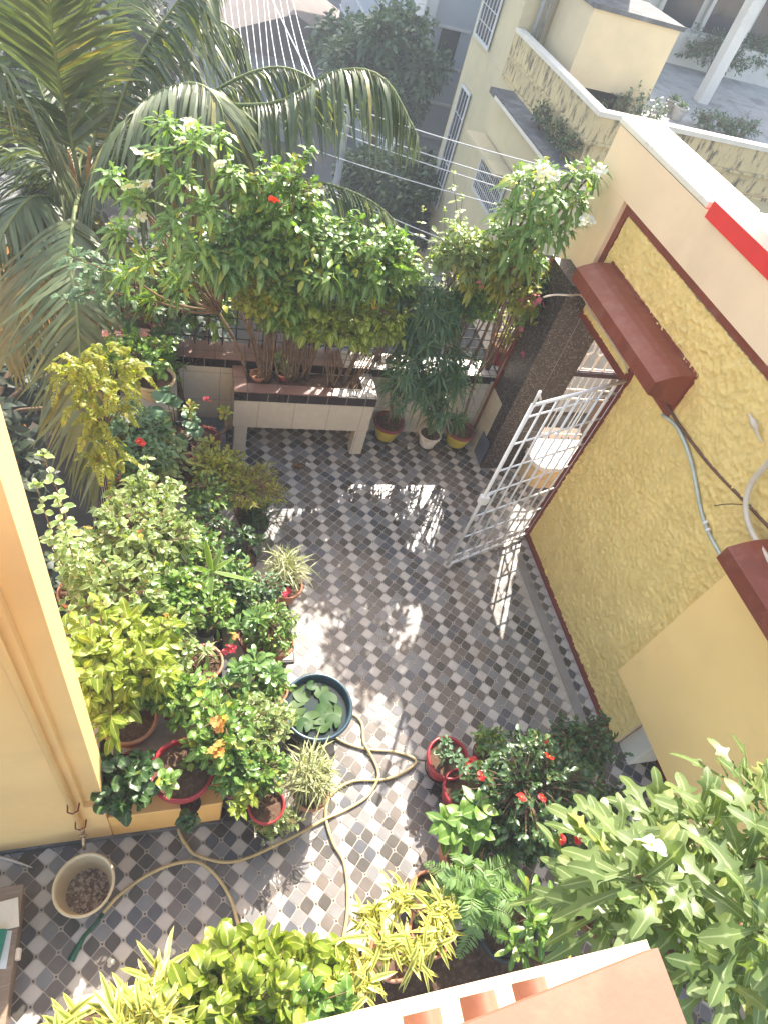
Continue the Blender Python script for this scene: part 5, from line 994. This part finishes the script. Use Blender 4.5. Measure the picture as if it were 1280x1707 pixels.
for k in range(165, 230): pass
d2 = hb[:, None, :2]-hb[None, :, :2]; dd = np.linalg.norm(d2, axis=2)
for i in range(len(hb)):
    near = [j for j in range(0, i-14) if dd[i, j] < .035]
    if near: hb[i, 2] += .021
hb[1:-1, 2] = (hb[:-2, 2]+hb[1:-1, 2]+hb[2:, 2])/3
mb.tube(hb, .0115, 0, 8); mb.build('tube', M['hose'], hs, hp[0])
nz = hz([(172, 1523), (160, 1540), (140, 1562), (118, 1602)]); mb = MB(); mb.tube(nz, [.012, .011, .013, .022], 0, 8); mb.build('nozzle', M['nozzle'], hs, hp[0])
bk = thing('bucket', 'cream plastic bucket with wet leaf litter under the wall tap', 'bucket', (-.60, .97, 0)); B0 = (-.60, .97, 0)
q = atz(140, 1475, .30); B0 = (q[0], q[1], 0.003); bk.location = B0
mb = MB(); mb.lathe([(.115, 0), (.12, .01), (.165, .27), (.172, .28), (.176, .295), (.170, .305), (.160, .30), (.155, .27), (.118, .05)], c=B0, n=40, sc_=(1, 1)); mb.build('pail', M['bucket'], bk, B0)
mb = MB(); mb.disc(.128, .095, B0[:2], 30, amp=.012, seed=4); mb.build('litter', M['gravel'], bk, B0)
bd = thing('wooden_crate', 'weathered wooden board box at the lower left edge with card and green lid', 'crate', (-1.05, .7, 0)); D0 = (-1.05, .7, 0)
mb = MB(); mb.box((-1.7, .10, .22), (-.925, .985, .25), bev=.004); mb.build('board', M['wood'], bd, D0)
mb = MB(); mb.box((-1.68, .13, 0), (-.95, .96, .219)); mb.build('box', M['wood'], bd, D0)
mb = MB(); mb.box((-.925, .60, .19), (-.90, .66, .24), bev=.004); mb.build('latch', M['paper'], bd, D0)
def quad(px, z, th): 
    v = [atz(u, v_, z) for u, v_ in px]; mb = MB(); b = [tuple(q-(0, 0, th)) for q in v]; mb.add([tuple(q) for q in v]+b, [(3, 2, 1, 0), (4, 5, 6, 7)]+[(i, (i+1) % 4, 4+(i+1) % 4, 4+i) for i in range(4)], smooth=False); return mb, tuple(v[0]-(0, 0, th))
mb, l = quad([(-40, 1515), (30, 1496), (32, 1545), (-40, 1562)], .262, .008); tag(mb.build('cardboard_sheet', M['paper'], loc=l), 'creased cream card lying on the weathered board', 'cardboard')
mb, l = quad([(-40, 1550), (20, 1552), (10, 1616), (-40, 1616)], .253, .003); tag(mb.build('paper_sheet', M['nwhite'], loc=l), 'pale sheet of paper under the green lid', 'paper')
mb, l = quad([(-40, 1549), (11, 1549), (-2, 1603), (-40, 1603)], .285, .03); tag(mb.build('green_lid', M['greenbox'], loc=l), 'dark green plastic lid on the pale paper at the left edge', 'lid')
P = hz([(-20, 1424), (20, 1435), (54, 1447)], .02); mb = MB(); mb.tube(P, [.012, .011, .004], 0, 6); tag(mb.build('stick', M['pwht'], loc=P[0]), 'pale stick lying on the tiles under the peach wall', 'stick')
for i, (u, v, lab) in enumerate(((185, 1605, 'white fallen petal on the tiles nearest the hose nozzle'), (251, 1590, 'left of two close white petals on the tiles'), (286, 1588, 'right of two close white petals on the tiles'), (681, 747, 'white fallen petal on the tiles below the olive pots'), (513, 774, 'white scrap on the tiles beside the brown leaf'))):
    q = atz(u, v, .012); mb = MB(); mb.leaves([q, q, q], [(1, 0, .2), (-.5, .8, .2), (-.5, -.8, .2)], (0, 0, 1), .028, .03, ROUND, .1, .2); tag(mb.build('fallen_petal', PM['white'], loc=tuple(q)), lab, 'petal', 'petals fallen on the floor')
q = atz(497, 777, .012); mb = MB(); mb.leaves([q+(.03, .04, 0), q+(-.05, 0, 0)], [(-1, -.6, .1), (1, -.2, .1)], (0, 0, 1), .13, .06, OVAL, .1, .4); tag(mb.build('dry_leaf', leafmat('dry_brown_leaf', (.2, .09, .04), (.3, .15, .07)), loc=tuple(q)), 'curled brown dry leaf on the tiles before the raised planter', 'dry leaf')
# ------------------------------------------------------------------ front right group
def pp2(label, x, y, zr, r, h, mat, rim=None, **k): return Plant(k.get('name', 'potted_plant'), label, k.get('cat', 'potted plant'), (x, y, zr-h), r, h, mat, rim)
q = atz(748, 1262, .32); p = Plant('potted_adenium', 'upper red pot with grey green rosette plant on the open floor', 'potted plant', (q[0], q[1], .06), .155, .25, 'pred'); adenium(p, [atz(742, 1238, .45), atz(757, 1262, .46), atz(738, 1258, .42)], .075, .028, 20, 'blue', 64); p.fl(fz([(780, 1275, .5), (788, 1268, .5), (776, 1284, .48)]), 'red', r=.04)
q = atz(772, 1315, .30); p = Plant('potted_adenium', 'lower red pot with a twisted stem, half hidden by leaves', 'potted plant', (q[0], q[1], .06), .145, .24, 'pred'); e = atz(770, 1278, .55); p.ms.tube(bez([p.top, p.top+(.03, -.02, .1), e], 8), .016, 0, 6); rosette(p.ml, e, 16, .09, .03, 5, OBOV, 0, 1.2, .3); p.done('blue')
for i, (u, v) in enumerate(((748, 1262), (772, 1315))):
    q = atz(u, v, .3); mb = MB(); mb.tube([(q[0]+.12*math.cos(a), q[1]+.12*math.sin(a), .055) for a in np.linspace(0, 6.283, 17)], .005, 0, 5)
    for k in range(4): a = k*1.57+2.6; mb.tube([(q[0]+.12*math.cos(a), q[1]+.12*math.sin(a), .055), (q[0]+.21*math.cos(a), q[1]+.21*math.sin(a), .004)], .005, 0, 5)
    tag(mb.build('pot_stand', M['black'], loc=(q[0], q[1], 0)), ('black wire stand under the upper red pot', 'black wire stand under the lower red pot')[i], 'pot stand', 'wire pot stands')
p = pp2('dense dark hibiscus bush with red flowers on the open floor, right', 2.25, .95, .32, .2, .3, 'pter', name='hibiscus_bush'); shrub(p.ml, p.ms, p.top, (2.2, .90, .85), (.41, .38, .40), 180, 8, OVAL, .066, .034, 150, inner=.6, droop=.3); p.done('dark')
p.fl(fz([(915, 1262, 1.2), (905, 1235, 1.1), (868, 1330, 1.25), (903, 1331, 1.25), (963, 1398, 1.1), (933, 1400, 1.1), (803, 1293, 1.0)]), 'red', r=.036, seed=8, w=1)
p = pp2('dark leafy plant beyond the hibiscus bush near the wall base', 2.95, 1.35, .25, .14, .22, 'pter'); shrub(p.ml, p.ms, p.top, atz(975, 1245, .5), (.26, .22, .22), 60, 8, OVAL, .062, .03, 151); p.done('dark')
p = pp2('small leafy plant on the tiles right of the hibiscus bush', 2.9, .72, .2, .12, .18, 'pblk'); shrub(p.ml, p.ms, p.top, atz(1015, 1340, .4), (.15, .16, .16), 40, 8, OVAL, .055, .028, 152); p.done('dark')
p = pp2('small leafy plant behind the upper red pot with pale blue leaf', 2.3, 1.42, .2, .1, .16, 'pmar'); shrub(p.ml, p.ms, p.top, atz(815, 1235, .45), (.13, .12, .12), 24, 8, OVAL, .055, .026, 153); p.done('mid')
p = pp2('broad light green leaved plant below the lower red pot', 1.85, .75, .34, .15, .24, 'pter'); rg = rs(66)
for i, (u, v, z) in enumerate(((770, 1365, .9), (800, 1350, .95), (760, 1390, .85), (795, 1380, .9), (745, 1375, .8))): e = atz(u, v, z); p.ms.tube(bez([p.top, (p.top+e)/2+rg.normal(size=3)*.02, e], 5), .006, 0, 4); rosette(p.ml, e, 8, .17, .085, 200+i, OVAL, .0, .9, .4)
p.done('mid')
# ferns
p = pp2('pair of feathery fern fronds spreading over the front bed', 1.55, .50, .34, .15, .24, 'pter', name='fern'); rg = rs(77)
for i, (u, v, z) in enumerate(((700, 1490, .75), (720, 1445, .8), (760, 1425, .85), (800, 1440, .9), (850, 1440, .85), (705, 1530, .7), (740, 1550, .75), (790, 1550, .8), (840, 1500, .9), (870, 1470, .8), (830, 1560, .75), (770, 1480, 1.0), (860, 1585, .8), (770, 1585, .85), (745, 1465, 1.1), (815, 1480, 1.1), (780, 1530, 1.1), (725, 1500, .9), (800, 1500, .95), (860, 1420, .7), (890, 1500, .8), (860, 1545, .8))):
    cr_ = atz(790, 1505, .92) if i % 2 else atz(765, 1480, .85); e = atz(u, v, z); e = cr_+(e-cr_)*1.12; m_ = cr_*.5+e*.5+(0, 0, .12)
    frond(p.ml, p.ms, [cr_, m_, e-(0, 0, .03)], 24, .085, .018, 400+i, LANCE, 1.35, .1, .004, 0, 1, start=.06, taper=.5)
for q_ in ((790, 1505, .92), (765, 1480, .85)): p.ms.tube([p.top, atz(*q_)], .012, 0, 6)
p.done('fern', 'gstem')
# variegated dracaenas
def drac(p, heads, L, W, n, seed, leaf='drac'):
    for i, h in enumerate(heads): h = np.asarray(h); p.ms.tube(bez([p.top, (p.top+h)/2+(.02, .01, 0), h], 6), .009, 0, 5); rosette(p.ml, h, n, L, W, seed*20+i, STRAP, -.3, 1.35, .5, (0.05, 0.05, 1), .3, 0, 2, .03)
    p.done(leaf)
p = pp2('bright yellow striped dracaena with many heads, bottom centre', 1.2, .24, .5, .14, .24, 'pter', name='dracaena'); drac(p, fz([(620, 1530, 1.1), (640, 1575, 1.2), (600, 1600, 1.1), (560, 1640, 1.15), (610, 1650, 1.2)]), .17, .026, 34, 71)
p = pp2('darker yellow striped dracaena between the fern and the bright one', 1.45, .3, .5, .13, .24, 'pter', name='dracaena'); drac(p, fz([(725, 1560, 1.1), (690, 1590, 1.15), (740, 1520, 1.05), (665, 1500, 1.05)]), .18, .026, 34, 72)
p = pp2('yellow striped dracaena at the bottom left beside the broad leaves', -.12, .22, .5, .14, .24, 'pter', name='dracaena'); drac(p, fz([(235, 1680, 1.3), (215, 1700, 1.35), (262, 1640, 1.15), (120, 1725, 1.2), (255, 1700, 1.4), (200, 1720, 1.3)]), .20, .030, 40, 73)
p = pp2('light green broad leaved plant at the bottom, left of centre', .35, .18, .5, .16, .26, 'pter'); shrub(p.ml, p.ms, p.top, atz(400, 1665, 1.25), (.36, .24, .2), 64, 8, ROUND, .105, .062, 154, droop=.3); p.done('lime')
p = pp2('second light green leafy plant near the dark pot rim, bottom', .62, .25, .5, .12, .2, 'pmar', 'pblk'); shrub(p.ml, p.ms, p.top, atz(535, 1615, 1.1), (.13, .12, .16), 24, 7, ROUND, .09, .06, 155); p.done('lime')
p = pp2('leafy shrub filling the bottom edge under the bright leaves', .5, -.05, .5, .16, .26, 'pter'); shrub(p.ml, p.ms, p.top, atz(470, 1695, 1.2), (.3, .14, .16), 44, 8, OVAL, .10, .055, 156); p.done('mid')
# big spoon leaved plumeria at the right front
p = pp2('small green rosette plant between fern and big spoon leaves', 1.95, .22, .4, .12, .2, 'pblk'); adenium(p, fz([(893, 1545, 1.25), (925, 1525, 1.35), (880, 1500, 1.2), (860, 1575, 1.1), (930, 1570, 1.2)]), .17, .04, 18, 'mid', 65)
base = np.array((2.0, .26, .42)); p = Plant('plumeria_shrub', 'very large spoon leaved shrub with one white flower at the lower right corner', 'shrub', (2.0, .26, .14), .2, .28, 'pblk')
hd = [atz(u, v, z) for u, v, z in ((1075, 1465, 2.75), (1180, 1385, 2.6), (1270, 1550, 2.9), (1010, 1420, 2.4), (1020, 1520, 2.5), (1255, 1330, 2.5), (1150, 1530, 2.7), (1240, 1460, 2.7), (1090, 1390, 2.3), (990, 1480, 2.2), (1200, 1620, 2.75), (1290, 1430, 2.8), (1120, 1450, 2.3), (1300, 1650, 2.7))]
spoon(p, base, hd, 'pudb', 30, .31, .088, 13, .026, .35, SPOON2); p.done('pudb').fl([atz(1085, 1412, 2.85)], 'white', r=.07)
# ------------------------------------------------------------------ air
hzm = bpy.data.materials.new('thin_haze'); hzm.use_nodes = True; t_ = hzm.node_tree; t_.nodes.remove(t_.nodes['Principled BSDF'])
pv = t_.nodes.new('ShaderNodeVolumePrincipled'); pv.inputs['Color'].default_value = (.86, .92, 1, 1); pv.inputs['Density'].default_value = .0035; t_.links.new(pv.outputs[0], t_.nodes['Material Output'].inputs['Volume'])
mb = MB(); mb.box((-95, -25, -7.6), (125, 165, 10.5)); mb.build('haze', hzm, kind='stuff')
